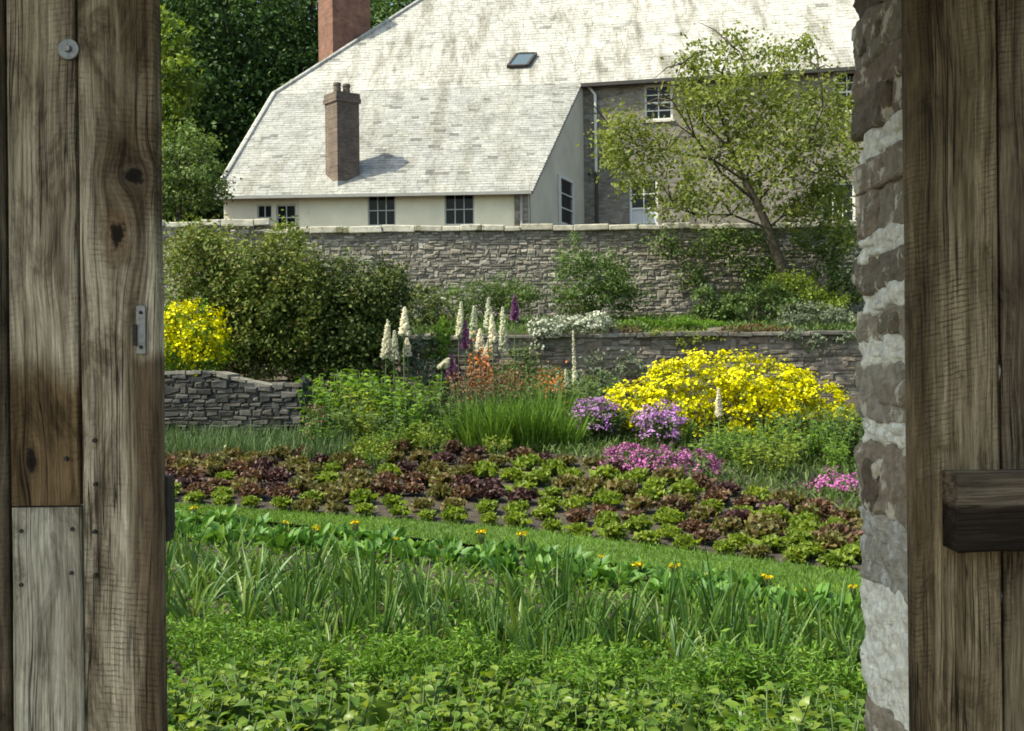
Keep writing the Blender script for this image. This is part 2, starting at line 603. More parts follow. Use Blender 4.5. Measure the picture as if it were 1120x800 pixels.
M_DARK = leafmat("dark_shrub_leaf", [(0.014, 0.026, 0.007), (0.024, 0.042, 0.010), (0.042, 0.064, 0.014), (0.065, 0.065, 0.02)], 0.15, patch=1.6, lift=2.3)
M_MID = leafmat("mid_green_leaf", [(0.035, 0.07, 0.02), (0.06, 0.11, 0.03), (0.09, 0.15, 0.045)], 0.3, lift=1.55)
M_FRESH = leafmat("fresh_green_leaf", [(0.05, 0.11, 0.012), (0.085, 0.18, 0.02), (0.13, 0.24, 0.03)], 0.4, lift=1.5)
M_LIME = leafmat("lime_leaf", [(0.11, 0.18, 0.02), (0.17, 0.26, 0.035), (0.24, 0.33, 0.06)], 0.4, lift=1.1)
M_GREY = leafmat("grey_green_leaf", [(0.10, 0.14, 0.09), (0.16, 0.20, 0.13), (0.22, 0.26, 0.18)], 0.2)
M_BLADE = leafmat("blade_leaf", [(0.035, 0.09, 0.012), (0.06, 0.13, 0.018), (0.10, 0.18, 0.03)], 0.35, lift=1.6)
M_LEEK = leafmat("leek_leaf", [(0.03, 0.085, 0.022), (0.05, 0.12, 0.03), (0.08, 0.16, 0.035), (0.13, 0.19, 0.05)], 0.3, rough=0.42, spec=0.4, lift=1.5)
M_SPIN = leafmat("spinach_leaf", [(0.035, 0.10, 0.018), (0.06, 0.15, 0.028), (0.10, 0.20, 0.04)], 0.3, rough=0.48, spec=0.4, lift=1.8)
M_CARROT = leafmat("carrot_leaf", [(0.04, 0.11, 0.012), (0.07, 0.16, 0.02), (0.12, 0.21, 0.03)], 0.35, lift=1.75)
M_BEAN = leafmat("bean_leaf", [(0.05, 0.12, 0.014), (0.09, 0.185, 0.022), (0.14, 0.24, 0.035), (0.21, 0.29, 0.06)], 0.4, rough=0.4, spec=0.4, lift=1.3)
M_GRASS = leafmat("lawn_blade", [(0.06, 0.14, 0.014), (0.09, 0.19, 0.022), (0.13, 0.235, 0.04)], 0.35, patch=0.7, lift=1.3)
M_BGRASS = leafmat("bluish_blade", [(0.03, 0.07, 0.025), (0.05, 0.10, 0.04), (0.09, 0.14, 0.06)], 0.3, lift=1.5)
M_WEED = leafmat("weed_leaf", [(0.04, 0.10, 0.014), (0.07, 0.15, 0.02), (0.11, 0.2, 0.03)], 0.35, lift=1.8)
M_LRED = leafmat("red_lettuce_leaf", [(0.035, 0.018, 0.014), (0.075, 0.035, 0.026), (0.12, 0.07, 0.05), (0.07, 0.075, 0.03)], 0.2, rough=0.45, patch=6, lift=1.65)
M_LPUR = leafmat("purple_lettuce_leaf", [(0.02, 0.012, 0.012), (0.05, 0.024, 0.026), (0.09, 0.05, 0.05)], 0.15, rough=0.45, patch=6, lift=1.6)
M_LGRN = leafmat("green_lettuce_leaf", [(0.09, 0.16, 0.02), (0.15, 0.24, 0.035), (0.22, 0.31, 0.06)], 0.4, rough=0.45, patch=5, lift=1.15)
M_LBRZ = leafmat("bronze_lettuce_leaf", [(0.06, 0.075, 0.022), (0.1, 0.12, 0.035), (0.11, 0.07, 0.04), (0.17, 0.19, 0.06)], 0.3, rough=0.45, patch=6, lift=1.35)
# flowers
M_YEL = leafmat("yellow_petal", [(0.40, 0.34, 0.01), (0.60, 0.58, 0.0), (0.70, 0.70, 0.003), (0.76, 0.75, 0.01), (0.82, 0.82, 0.06)], 0.2, patch=3)
M_MAR = leafmat("marigold_petal", [(0.75, 0.55, 0.01), (0.85, 0.74, 0.02)], 0.15)
M_WHT = leafmat("cream_petal", [(0.86, 0.85, 0.70), (0.90, 0.89, 0.78), (0.92, 0.92, 0.85)], 0.5)
M_SILV = leafmat("white_petal", [(0.5, 0.54, 0.42), (0.66, 0.68, 0.58), (0.75, 0.76, 0.68)], 0.2)
M_PUR = leafmat("purple_petal", [(0.14, 0.055, 0.15), (0.2, 0.085, 0.2), (0.27, 0.15, 0.26)], 0.2, lift=1.4)
M_MAG = leafmat("magenta_petal", [(0.13, 0.035, 0.105), (0.19, 0.055, 0.155), (0.25, 0.1, 0.21)], 0.2, lift=2.6)
M_LIL = leafmat("lilac_petal", [(0.28, 0.12, 0.36), (0.38, 0.2, 0.46), (0.48, 0.28, 0.5)], 0.2, lift=1.35)
M_ORA = leafmat("orange_petal", [(0.42, 0.12, 0.03), (0.55, 0.18, 0.04), (0.6, 0.27, 0.09), (0.25, 0.16, 0.05)], 0.2)
M_RUST = leafmat("rusty_petal", [(0.22, 0.08, 0.04), (0.30, 0.13, 0.07), (0.36, 0.19, 0.11), (0.12, 0.13, 0.04)], 0.2)
M_PINK = leafmat("pink_petal", [(0.28, 0.10, 0.11), (0.36, 0.17, 0.16)], 0.2)
# hard things
M_BARK = plainmat("bark", (0.055, 0.047, 0.032), 0.95, 0.45, 14, bmp=0.6)
M_STEM = plainmat("green_stem", (0.08, 0.13, 0.04), 0.7, 0.25)
M_WOODST = plainmat("woody_stem", (0.09, 0.065, 0.045), 0.9, 0.3)
M_CREAM = plainmat("cream_render", (0.84, 0.80, 0.61), 0.85, 0.09, 1.5, spec=0.2)
M_GREYR = plainmat("grey_render", (0.66, 0.61, 0.49), 0.9, 0.14, 0.9, spec=0.2)
M_WHITE = plainmat("white_paint", (0.72, 0.72, 0.68), 0.5, 0.06, 5)
M_BAR = plainmat("grey_paint", (0.5, 0.5, 0.46), 0.55, 0.08, 5)
M_PIPE = plainmat("grey_pipe", (0.34, 0.34, 0.32), 0.5, 0.1, 4)
M_DKPIPE = plainmat("dark_gutter", (0.045, 0.043, 0.04), 0.6, 0.2, 4)
M_GLASS, _nt, _b = newmat("window_glass")
_b.inputs["Base Color"].default_value = (0.014, 0.016, 0.016, 1); _b.inputs["Roughness"].default_value = 0.12; _b.inputs["Specular IOR Level"].default_value = 0.2
M_SKYL, _nt, _b = newmat("skylight_glass")
_b.inputs["Base Color"].default_value = (0.10, 0.14, 0.17, 1); _b.inputs["Roughness"].default_value = 0.15
M_BLIND = plainmat("pale_blind", (0.55, 0.58, 0.6), 0.7, 0.06, 4)
M_IRON = plainmat("dark_iron", (0.035, 0.03, 0.027), 0.6, 0.4, 40, metal=0.4, bmp=0.3)
M_ZINC = plainmat("dull_zinc", (0.27, 0.265, 0.25), 0.42, 0.25, 60, metal=0.8, bmp=0.2)
M_RUBBLE = stonemat("rubble_stone", [(0.14, 0.13, 0.11), (0.22, 0.205, 0.175), (0.30, 0.28, 0.24), (0.25, 0.225, 0.185), (0.42, 0.40, 0.36)], lich=0.66, scale=2.2)
M_TERR = stonemat("terrace_stone", [(0.12, 0.105, 0.085), (0.19, 0.165, 0.135), (0.27, 0.24, 0.20), (0.21, 0.16, 0.125)], lich=0.68, scale=2.6)
M_DRY = stonemat("dry_stone", [(0.035, 0.036, 0.036), (0.06, 0.06, 0.058), (0.10, 0.098, 0.092), (0.075, 0.07, 0.062)], lichen=(0.2, 0.2, 0.18), lich=0.68, scale=3)
M_COPE = stonemat("coping_stone", [(0.50, 0.475, 0.40), (0.56, 0.54, 0.46), (0.45, 0.42, 0.34)], lichen=(0.22, 0.21, 0.13), lich=0.57, scale=2.0)
M_COPED = stonemat("dark_coping_stone", [(0.16, 0.15, 0.13), (0.22, 0.21, 0.18), (0.12, 0.115, 0.1)], lichen=(0.3, 0.29, 0.25), lich=0.62, scale=3.0)
M_CORE = plainmat("wall_core", (0.2, 0.185, 0.155), 0.95, 0.3, 6)
M_CHIM = None


def brickmat(name, c1, c2, mortar, sc=1.0):
    m, nt, bs = newmat(name)
    tc = N(nt, "ShaderNodeTexCoord")
    sep = N(nt, "ShaderNodeSeparateXYZ"); nt.links.new(tc.outputs["Object"], sep.inputs[0])
    cmb = N(nt, "ShaderNodeCombineXYZ")
    nt.links.new(math2(nt, 'ADD', sep.outputs[0], sep.outputs[1]), cmb.inputs[0]); nt.links.new(sep.outputs[2], cmb.inputs[1])
    b = N(nt, "ShaderNodeTexBrick")
    b.inputs["Color1"].default_value = (*c1, 1); b.inputs["Color2"].default_value = (*c2, 1); b.inputs["Mortar"].default_value = (*mortar, 1)
    b.inputs["Scale"].default_value = 1.0; b.inputs["Brick Width"].default_value = 0.23 * sc; b.inputs["Row Height"].default_value = 0.078 * sc
    b.inputs["Mortar Size"].default_value = 0.006 * sc
    nt.links.new(cmb.outputs[0], b.inputs["Vector"])
    f = noisef(nt, tc.outputs["Object"], 2.3, 6, 0.7)
    col = mixc(nt, 0.85, b.outputs["Color"], ramp(nt, f, [(0.3, (0.5, 0.5, 0.52)), (0.7, (1.3, 1.3, 1.25))]), 'MULTIPLY')
    nt.links.new(col, bs.inputs["Base Color"])
    bs.inputs["Roughness"].default_value = 0.9
    bump(nt, bs, b.outputs["Fac"], -0.4, 0.02)
    return m


M_BRICK = brickmat("red_brick", (0.17, 0.075, 0.05), (0.23, 0.11, 0.078), (0.2, 0.15, 0.12))
M_CHIM = brickmat("brown_chimney_brick", (0.10, 0.072, 0.058), (0.16, 0.115, 0.092), (0.18, 0.16, 0.14))


def roofmat(name, cols, wash, wash_amt, streak):
    m, nt, bs = newmat(name)
    geo = N(nt, "ShaderNodeNewGeometry"); tc = N(nt, "ShaderNodeTexCoord")
    col = ramp(nt, geo.outputs["Random Per Island"], [(0.955 * i / (len(cols) - 1), c) for i, c in enumerate(cols)] + [(0.965, tuple(x * 0.62 for x in cols[0])), (1.0, tuple(x * 0.5 for x in cols[0]))])
    f = noisef(nt, tc.outputs["Object"], 0.55, 7, 0.68)
    col = mixc(nt, ramp(nt, f, [(wash_amt - 0.12, (0, 0, 0)), (wash_amt + 0.12, (0.92,) * 3)]), col, wash)
    # run-off streaks down the slope, lichen speckle
    s = noisef(nt, mapping(nt, tc.outputs["Object"], (1.7, 0.3, 0.3), rot=(0, R(35), R(-12))), 1.0, 6, 0.72)
    col = mixc(nt, ramp(nt, s, [(0.36, (streak,) * 3), (0.52, (0, 0, 0))]), col, (0.16, 0.15, 0.115))
    mo = noisef(nt, mapping(nt, tc.outputs["Object"], (2.4, 1.2, 1.2), (3, 1, 7)), 1.0, 8, 0.75)
    col = mixc(nt, 0.9, col, ramp(nt, mo, [(0.32, (0.62, 0.62, 0.6)), (0.5, (1,) * 3), (0.66, (1.14, 1.14, 1.13))]), 'MULTIPLY')
    g = noisef(nt, tc.outputs["Object"], 5.0, 5, 0.7)
    col = mixc(nt, ramp(nt, g, [(0.56, (0, 0, 0)), (0.66, (0.55,) * 3)]), col, (0.19, 0.175, 0.10))
    nt.links.new(col, bs.inputs["Base Color"])
    bs.inputs["Roughness"].default_value = 0.75
    bs.inputs["Specular IOR Level"].default_value = 0.3
    bump(nt, bs, g, 0.3, 0.02)
    return m


M_SLATE = roofmat("wing_slate", [(0.27, 0.275, 0.265), (0.31, 0.315, 0.305), (0.37, 0.37, 0.355)], (0.36, 0.36, 0.335), 0.6, 0.5)
M_WASHED = roofmat("washed_slate", [(0.35, 0.35, 0.335), (0.385, 0.385, 0.365), (0.42, 0.42, 0.40)], (0.46, 0.455, 0.43), 0.5, 0.75)


def housemat():
    m, nt, bs = newmat("house_stone")
    tc = N(nt, "ShaderNodeTexCoord")
    v = mapping(nt, tc.outputs["Object"], (4.2, 4.2, 10.0))
    vo = N(nt, "ShaderNodeTexVoronoi"); vo.inputs["Scale"].default_value = 1.0
    nt.links.new(v, vo.inputs["Vector"])
    ve = N(nt, "ShaderNodeTexVoronoi", feature='DISTANCE_TO_EDGE'); ve.inputs["Scale"].default_value = 1.0
    nt.links.new(v, ve.inputs["Vector"])
    sp = N(nt, "ShaderNodeSeparateColor"); nt.links.new(vo.outputs["Color"], sp.inputs[0])
    col = ramp(nt, sp.outputs[0], [(0, (0.14, 0.127, 0.105)), (0.5, (0.205, 0.188, 0.157)), (1, (0.29, 0.265, 0.225))])
    col = mixc(nt, ramp(nt, ve.outputs["Distance"], [(0.0, (0.8,) * 3), (0.12, (0, 0, 0))]), col, (0.2, 0.185, 0.155))
    f = noisef(nt, tc.outputs["Object"], 0.8, 5, 0.65)
    col = mixc(nt, 0.9, col, ramp(nt, f, [(0.3, (0.6,) * 3), (0.7, (1.3,) * 3)]), 'MULTIPLY')
    nt.links.new(col, bs.inputs["Base Color"]); bs.inputs["Roughness"].default_value = 0.9
    bump(nt, bs, ve.outputs["Distance"], 0.35, 0.03)
    return m


M_HOUSE = housemat()


def soilmat():
    m, nt, bs = newmat("soil")
    tc = N(nt, "ShaderNodeTexCoord")
    f = noisef(nt, tc.outputs["Object"], 1.2, 8, 0.7)
    g = noisef(nt, tc.outputs["Object"], 14, 6, 0.7)
    col = ramp(nt, f, [(0.3, (0.035, 0.028, 0.02)), (0.55, (0.075, 0.06, 0.045)), (0.75, (0.05, 0.065, 0.025))])
    col = mixc(nt, 0.8, col, ramp(nt, g, [(0.3, (0.5,) * 3), (0.7, (1.5,) * 3)]), 'MULTIPLY')
    nt.links.new(col, bs.inputs["Base Color"]); bs.inputs["Roughness"].default_value = 0.95
    bump(nt, bs, g, 1.0, 0.05)
    return m


M_SOIL = soilmat()
M_TURF = plainmat("turf_soil", (0.06, 0.115, 0.022), 0.95, 0.35, 6, bmp=0.5)
M_GRAVEL = plainmat("gravel", (0.22, 0.2, 0.17), 0.95, 0.35, 60, bmp=0.6)

# ------------------------------------------------------------------ ground
def build_ground():
    xs = np.concatenate([np.linspace(-400, -14, 14), np.linspace(-12, 12, 97), np.linspace(14, 400, 14)])
    ys = np.array(sorted(set(list(np.round(np.linspace(-40, 2, 12), 3)) + list(np.round(np.arange(3, 22, 0.2), 3)) + GY[4:7] + list(np.linspace(22.5, 26.8, 12))
                             + GY[6:8] + [30, 36, 46, 60, 90, 115, 140, 250, 400])))
    X, Y = np.meshgrid(xs, ys)
    Z = np.interp(Y, GY, GZ)
    inn = (np.abs(X) < 13) & (Y > 3) & (Y < 21.8)
    bmp = np.array([mnoise.noise(Vector((x * 2.3, y * 2.3, 0))) * 0.03 for x, y in zip(X.ravel(), Y.ravel())]).reshape(X.shape)
    Z = Z + np.where(inn, bmp - 0.02, 0)
    V = np.stack([X, Y, Z], -1).reshape(-1, 3)
    ny, nx = X.shape
    a = (np.arange(ny - 1)[:, None] * nx + np.arange(nx - 1)[None]).ravel()
    Fq = np.stack([a, a + 1, a + nx + 1, a + nx], 1)
    link("ground", mesh("ground", V, Fq, mat=M_SOIL, smooth=True), kind="structure")
    mb = MB().quad((-1.4, -12, 0.02), (1.6, -12, 0.02), (1.6, 4.3, 0.02), (-1.4, 4.3, 0.02))
    link("path", mb.mesh("path", M_GRAVEL), kind="structure")


build_ground()


# ------------------------------------------------------------------ stone walls
def stones(o, u, v, n, width, height, sl, sh, jit=0.02, top=None, gap=0.008):
    """coursed rubble on a face: flat stones of uneven size, each chamfered and set at its own depth"""
    o, u, v, n = (np.array(a, float) for a in (o, u, v, n))
    V, Fq = [], []
    z = 0.0
    while z < height:
        h0 = random.uniform(*sh)
        x = -random.uniform(0, sl[1])
        while x < width:
            L = random.uniform(*sl)
            h = h0 * random.uniform(0.8, 1.12)
            if random.random() < 0.2: h *= random.uniform(1.3, 2.1)
            x0, x1 = max(x, 0), min(x + L - gap, width)
            if x1 - x0 > 0.03 and (top is None or z + h * 0.5 < top((x0 + x1) / 2)):
                pr = random.uniform(-jit, jit) + 0.02
                cm = min(h, x1 - x0) * random.uniform(0.12, 0.3)
                b = len(V)
                z0, z1 = z, z + h - gap
                j = lambda: random.uniform(-0.3, 0.3) * h
                cor = [(x0 + j() * .4, z0 + j()), (x1 + j() * .4, z0 + j()), (x1 + j() * .4, z1 + j()), (x0 + j() * .4, z1 + j())]
                mx, mz = (x0 + x1) / 2, (z0 + z1) / 2
                for (cx, cz) in cor: V.append(o + u * cx + v * cz - n * 0.05)
                for (cx, cz) in cor: V.append(o + u * cx + v * cz + n * (pr - cm * 0.6))
                for (cx, cz) in cor:
                    V.append(o + u * (cx + (mx - cx) * 2 * cm / (x1 - x0)) + v * (cz + (mz - cz) * 2 * cm / h) + n * (pr + random.uniform(0, .012)))
                for k in range(4):
                    k2 = (k + 1) % 4
                    Fq.append((b + k, b + k2, b + 4 + k2, b + 4 + k)); Fq.append((b + 4 + k, b + 4 + k2, b + 8 + k2, b + 8 + k))
                Fq.append((b + 8, b + 9, b + 10, b + 11))
            x += L
        z += h0
    return np.array(V), np.array(Fq)


def coping(p0, p1, z, depth, th, name="coping"):
    """row of flat cap stones from p0 to p1"""
    mb = MB()
    p0, p1 = Vector(p0), Vector(p1)
    d = (p1 - p0); L = d.length; d.normalize(); n = Vector((d.y, -d.x, 0))
    x = 0
    while x < L:
        l = random.uniform(0.35, 0.9)
        h = th * random.uniform(0.75, 1.25)
        c = p0 + d * (x + l / 2)
        tilt = random.uniform(-0.03, 0.03)
        ax = (d + Vector((0, 0, tilt))).normalized(); az = Vector((0, 0, 1)) - ax * ax.z
        mb.box((c.x, c.y, z + h / 2 + random.uniform(-0.015, 0.015)), l - 0.004, depth + random.uniform(-.05, .05), h, ax, n, az.normalized())
        x += l
    return mb


# rear garden wall
RW = thing("garden_wall", "long pale-capped stone garden wall below the white-roofed house", "wall", (0, 27.0, 3.0))
xl, xr = -16.0, 16.0
ztop = 2.05
V, Fq = stones((xl, -0.0, -0.05), (1, 0, 0), (0, 0, 1), (0, -1, 0), xr - xl, ztop + .05, (0.06, 0.26), (0.045, 0.11), jit=0.014)
link("stonework", mesh("stonework", V, Fq, mat=M_RUBBLE), RW)
link("core", MB().box((0, 0.245, 1.0), xr - xl, 0.5, 2.1).mesh("core", M_CORE), RW)
o = link("coping", coping((-5.6, 0.22, 0), (xr, 0.22, 0), ztop, 0.66, 0.13).mesh("coping", M_COPE), RW); bevel(o, 0.02)
V, Fq = stones((xl, -0.03, ztop), (1, 0, 0), (0, 0, 1), (0, -1, 0), -5.6 - xl, 0.14, (0.12, 0.42), (0.06, 0.1))
link("raised_stonework", mesh("raised_stonework", V, Fq, mat=M_RUBBLE), RW)
o = link("coping", coping((xl, 0.22, 0), (-5.7, 0.22, 0), ztop + 0.17, 0.66, 0.16).mesh("coping", M_COPE), RW); bevel(o, 0.02)
# terrace wall
TW = thing("terrace_wall", "low mossy brown stone retaining wall behind the flower border", "wall", (0, 22.0, 1.3))
V, Fq = stones((-12, 0, -0.1), (1, 0, 0), (0, 0, 1), (0, -1, 0), 24, 1.28, (0.1, 0.4), (0.05, 0.12), jit=0.022)
link("stonework", mesh("stonework", V, Fq, mat=M_TERR), TW)
link("core", MB().box((0, 0.17, 0.55), 24, 0.35, 1.3).mesh("core", M_CORE), TW)
o = link("coping", coping((-12, 0.16, 0), (12, 0.16, 0), 1.19, 0.5, 0.08).mesh("coping", M_COPED), TW); bevel(o, 0.015)
# low dry-stone wall on the left
pA, pB = P(120, 470, 17.9), P(331, 478, 17.6)
LWL = math.hypot(pB.x - pA.x, pB.y - pA.y)
LW = thing("dry_stone_wall", "low dark grey dry-stone wall curving down beside the yellow shrub", "wall", (pA.x, pA.y, hz(17.7) - 0.1))
ud = Vector((pB.x - pA.x, pB.y - pA.y, 0)).normalized(); nd = Vector((ud.y, -ud.x, 0))
def lw_top(x):
    t = x / LWL
    return 1.12 - 0.2 * max(0, min(1, (t - 0.5) / 0.25)) ** 1.5
V, Fq = stones((0, 0, 0), ud, (0, 0, 1), nd, LWL, 1.2, (0.07, 0.27), (0.04, 0.095), jit=0.02, top=lw_top)
V2, F2 = stones(ud * LWL - nd * 0.02, -nd, (0, 0, 1), ud, 0.42, 0.92, (0.15, 0.34), (0.05, 0.11), jit=0.02)
V, Fq = join([(V, Fq), (V2, F2)])
link("stonework", mesh("stonework", V, Fq, mat=M_DRY), LW)
mb = MB()
xs = np.linspace(0, LWL - 0.02, 20)
for a, b in zip(xs[:-1], xs[1:]):
    m = (a + b) / 2
    mb.box(ud * m - nd * 0.24 + Vector((0, 0, lw_top(m) / 2 - 0.03)), b - a, 0.44, lw_top(m) - 0.06, ud, nd)
link("core", mb.mesh("core", M_CORE), LW)
mb = MB()
x = 0
while x < LWL:
    l = min(random.uniform(0.16, 0.4), LWL - x + 0.01)
    mb.box(ud * (x + l / 2) - nd * 0.2 + Vector((0, 0, lw_top(x + l / 2) + 0.005)), l - .02, random.uniform(.42, .52), random.uniform(.04, .08),
           (ud + Vector((0, 0, random.uniform(-.06, .06) - (0.2 if 0.52 < x / LWL < 0.72 else 0)))).normalized(), nd)
    x += l
o = link("coping", mb.mesh("coping", M_COPED), LW); bevel(o, 0.012)


# ------------------------------------------------------------------ house
def wall_open(o, u, width, z0, z1, opens, n, depth=0.16, extra=()):
    """wall face with real openings and reveals"""
    mb = MB()
    o, u, n = Vector(o), Vector(u), Vector(n)
    us = sorted({0, width, *[a for q in opens for a in q[:2]], *extra}); zs = sorted({z0, z1, *[a for q in opens for a in q[2:4]]})
    pt = lambda a, z, dd=0: Vector((o.x + u.x * a - n.x * dd, o.y + u.y * a - n.y * dd, z))
    for a, b in zip(us[:-1], us[1:]):
        for c, d in zip(zs[:-1], zs[1:]):
            m = ((a + b) / 2, (c + d) / 2)
            if any(q[0] < m[0] < q[1] and q[2] < m[1] < q[3] for q in opens): continue
            mb.quad(pt(a, c), pt(b, c), pt(b, d), pt(a, d))
    for (a, b, c, d) in [q[:4] for q in opens]:
        mb.quad(pt(a, c), pt(a, d), pt(a, d, depth), pt(a, c, depth)); mb.quad(pt(b, c), pt(b, c, depth), pt(b, d, depth), pt(b, d))
        mb.quad(pt(a, d), pt(b, d), pt(b, d, depth), pt(a, d, depth)); mb.quad(pt(a, c), pt(a, c, depth), pt(b, c, depth), pt(b, c))
    return mb


def window(parent, o, u, n, a, b, c, d, nx, ny, depth, fm, fw=0.06, bw=0.03, blind=None, sill=True):
    o, u, n = Vector(o), Vector(u), Vector(n)
    W, H = b - a, d - c
    ctr = Vector((o.x, o.y, 0)) + u * ((a + b) / 2) - n * depth; ctr.z = (c + d) / 2
    root = bpy.data.objects.new("window", None); root = None
    mb = MB()
    up = Vector((0, 0, 1))
    for s in (-1, 1):
        mb.box(ctr + u * (s * (W / 2 - fw / 2)), fw, 0.07, H - 0.004, u, n, up)
        mb.box(ctr + up * (s * (H / 2 - fw / 2)), W - 2 * fw - 0.002, 0.066, fw, u, n, up)
    for i in range(1, nx):
        mb.box(ctr + u * (-W / 2 + fw + (W - 2 * fw) * i / nx), bw, 0.045, H - 2 * fw - .002, u, n, up)
    for j in range(1, ny):
        mb.box(ctr + up * (-H / 2 + fw + (H - 2 * fw) * j / ny), W - 2 * fw - .002, 0.052 if (ny > 3 and j == ny // 2) else 0.04, bw * (1.8 if (ny > 3 and j == ny // 2) else 1), u, n, up)
    f = link("window", mb.mesh("window", fm), parent)
    g = MB().box(ctr - n * 0.03, W - .01, 0.012, H - .01, u, n, up)
    link("glass", g.mesh("glass", M_GLASS), f)
    if blind:
        link("blind", MB().box(ctr - n * 0.012 + up * (-H / 2 + fw + blind * H / 2), W - 2 * fw - .004, 0.01, blind * H, u, n, up).mesh("blind", M_BLIND), f)
    if sill:
        s_ = MB().box(ctr + n * (depth / 2 + .03) - up * (H / 2 + 0.035), W + 0.14, depth + 0.1, 0.07, u, n, up)
        link("sill", s_.mesh("sill", M_COPE if fm is M_WHITE else M_CREAM), f)
    return f


def slates(O, U, Vd, Nn, poly, course, wid, rise=0.010, overhang=0.0):
    """overlapping slates laid in courses over a convex (u,v) polygon"""
    O, U, Vd, Nn = (np.array(a, float) for a in (O, U, Vd, Nn))
    vmin, vmax = min(p[1] for p in poly), max(p[1] for p in poly)
    V, Fq = [], []
    v = vmin - overhang
    row = 0
    while v < vmax:
        vc = min(max(v + course * 0.5, vmin + 1e-4), vmax - 1e-4)
        xs = []
        for (a, b) in zip(poly, poly[1:] + poly[:1]):
            if (a[1] - vc) * (b[1] - vc) < 0:
                xs.append(a[0] + (b[0] - a[0]) * (vc - a[1]) / (b[1] - a[1]))
        if len(xs) >= 2:
            x0, x1 = min(xs), max(xs)
            x = x0 - (random.uniform(0.3, 0.7) * wid)
            while x < x1:
                w = wid * random.uniform(0.7, 1.3)
                a, b = max(x, x0), min(x + w - 0.008, x1)
                if b - a > 0.02:
                    k = len(V)
                    j = lambda s: random.uniform(-s, s)
                    vb = v + j(0.012); vt = v + course * 1.25
                    r = rise + random.uniform(0, 0.008)
                    V += [O + U * a + Vd * vb + Nn * (r + j(.004)), O + U * b + Vd * (vb + j(.008)) + Nn * (r + j(.004)),
                          O + U * b + Vd * vt + Nn * 0.004, O + U * a + Vd * vt + Nn * 0.004,
                          O + U * a + Vd * vb, O + U * b + Vd * vb]
                    Fq += [(k, k + 1, k + 2, k + 3), (k + 4, k + 5, k + 1, k)]
                x += w
        v += course * random.uniform(0.96, 1.04)
        row += 1
    return np.array(V), np.array(Fq)


def plane_axes(a, b, c):
    """axes for a roof plane: u from a to b, v up the slope towards c, n outwards"""
    u = (b - a).normalized()
    n = u.cross(c - a).normalized()
    if n.z < 0: n = -n
    v = n.cross(u).normalized()
    return u, v, n


HB = 4.3
ZW, ZM = 7.55, 12.3
A, B = Pz(234, 213.5, ZW), Pz(581, 207.5, ZW)
C, E = Pz(635, 91, ZM), Pz(927, 73, ZM)
H = thing("farmhouse", "large old stone house with a pale slate roof and cream low wing", "house", (C.x, C.y, HB))
HI = Matrix.Translation(Vector((-C.x, -C.y, -HB)))
HO = Vector((C.x, C.y, HB))


def hl(mb_or, name, mat, parent=None, smooth=False):
    """link house geometry written in world coordinates as a part"""
    mb_or.v = [tuple(Vector(v) - HO) for v in mb_or.v]
    return link(name, mb_or.mesh(name, mat, smooth), parent or H)


uw, vw, nw = plane_axes(A, B, C)
D = Pplane(300, 103, A, nw)
ue = (E - C); ue.z = 0; ue.normalize()
E2 = C + ue * 22.0
back = Vector((-ue.y, ue.x, 0))
vm = (back + Vector((0, 0, 1.0))).normalized(); nm = ue.cross(vm)
if nm.z < 0: nm = -nm
T = Pplane(570, -70, C, nm)
tv = (T - C).dot(vm); T2 = T + ue * 22.0
# wing roof
hl(MB().quad(A, B, C, D), "roof_deck", M_DKPIPE)
flat = lambda p, o, u, v: ((p - o).dot(u), (p - o).dot(v))
V, Fq = slates(A, uw, vw, nw, [flat(p, A, uw, vw) for p in (A, B + uw * 0.06, C + uw * 0.06, D)], 0.165, 0.32, overhang=0.1)
wr = link("roof", mesh("wing_roof", V - np.array(HO), Fq, mat=M_SLATE), H, label="long grey slate roof of the low wing")
# main roof
V, Fq = slates(C, ue, vm, nm, [flat(p, C, ue, vm) for p in (C, E2, T2, T)], 0.2, 0.36, overhang=0.12)
u2, v2, n2 = plane_axes(D, C, T)
V2, F2 = slates(D, u2, v2, n2, [flat(p, D, u2, v2) for p in (D, C, T)], 0.2, 0.36)
V, Fq = join([(V, Fq), (V2, F2)])
mr = link("roof", mesh("main_roof", V - np.array(HO), Fq, mat=M_WASHED), H, label="tall whitened slate roof of the main house")
dk = MB()
BB = back * (2 * (T - C).dot(back))
Dg = D + back * ((T - D).dot(back) * 2)
off = nm * -0.01
dk.quad(C + off, E2 + off, T2 + off, T + off); dk.add([D + off, C + off, T + off], [(0, 1, 2)])
dk.quad(T, T2, E2 + BB, C + BB); dk.add([T, C + BB, Dg], [(0, 1, 2)]); dk.add([D, T, Dg], [(0, 1, 2)])
Ab = A + back * 7.0; 
dk.add([A, D, Dg, Dg + Vector((A.x - D.x, A.y - D.y, A.z - Dg.z))], [(0, 1, 2, 3)])
hl(dk, "roof_deck", M_DKPIPE)
# hip cappings along the two sloping left edges
mb = MB()
for a, b in ((A, D), (D, T)):
    nn = int((b - a).length / 0.45)
    for i in range(nn):
        mb.cyl(a.lerp(b, i / nn), a.lerp(b, (i + 1.05) / nn), 0.11, 0.10, 8)
hl(mb, "hip_capping", M_WASHED, mr)
# main front wall
nf = -back
M0 = C - back * -0.25 + ue * 0.05
M0.z = 0
def on_main(px, py):
    p = Pplane(px, py, M0, nf)
    return (p - M0).dot(ue), p.z
def mrect(x0, y0, x1, y1):
    a = on_main(x0, y0); b = on_main(x1, y1)
    return (a[0], b[0], b[1], a[1])
mops = [mrect(688, 194, 720, 262), mrect(704, 93, 736, 131), mrect(911, 78, 942, 122), mrect(897, 200, 936, 262)]
hl(wall_open(M0, ue, 21.6, HB - 0.3, ZM - 0.05, mops, nf, 0.2), "wall", M_HOUSE)
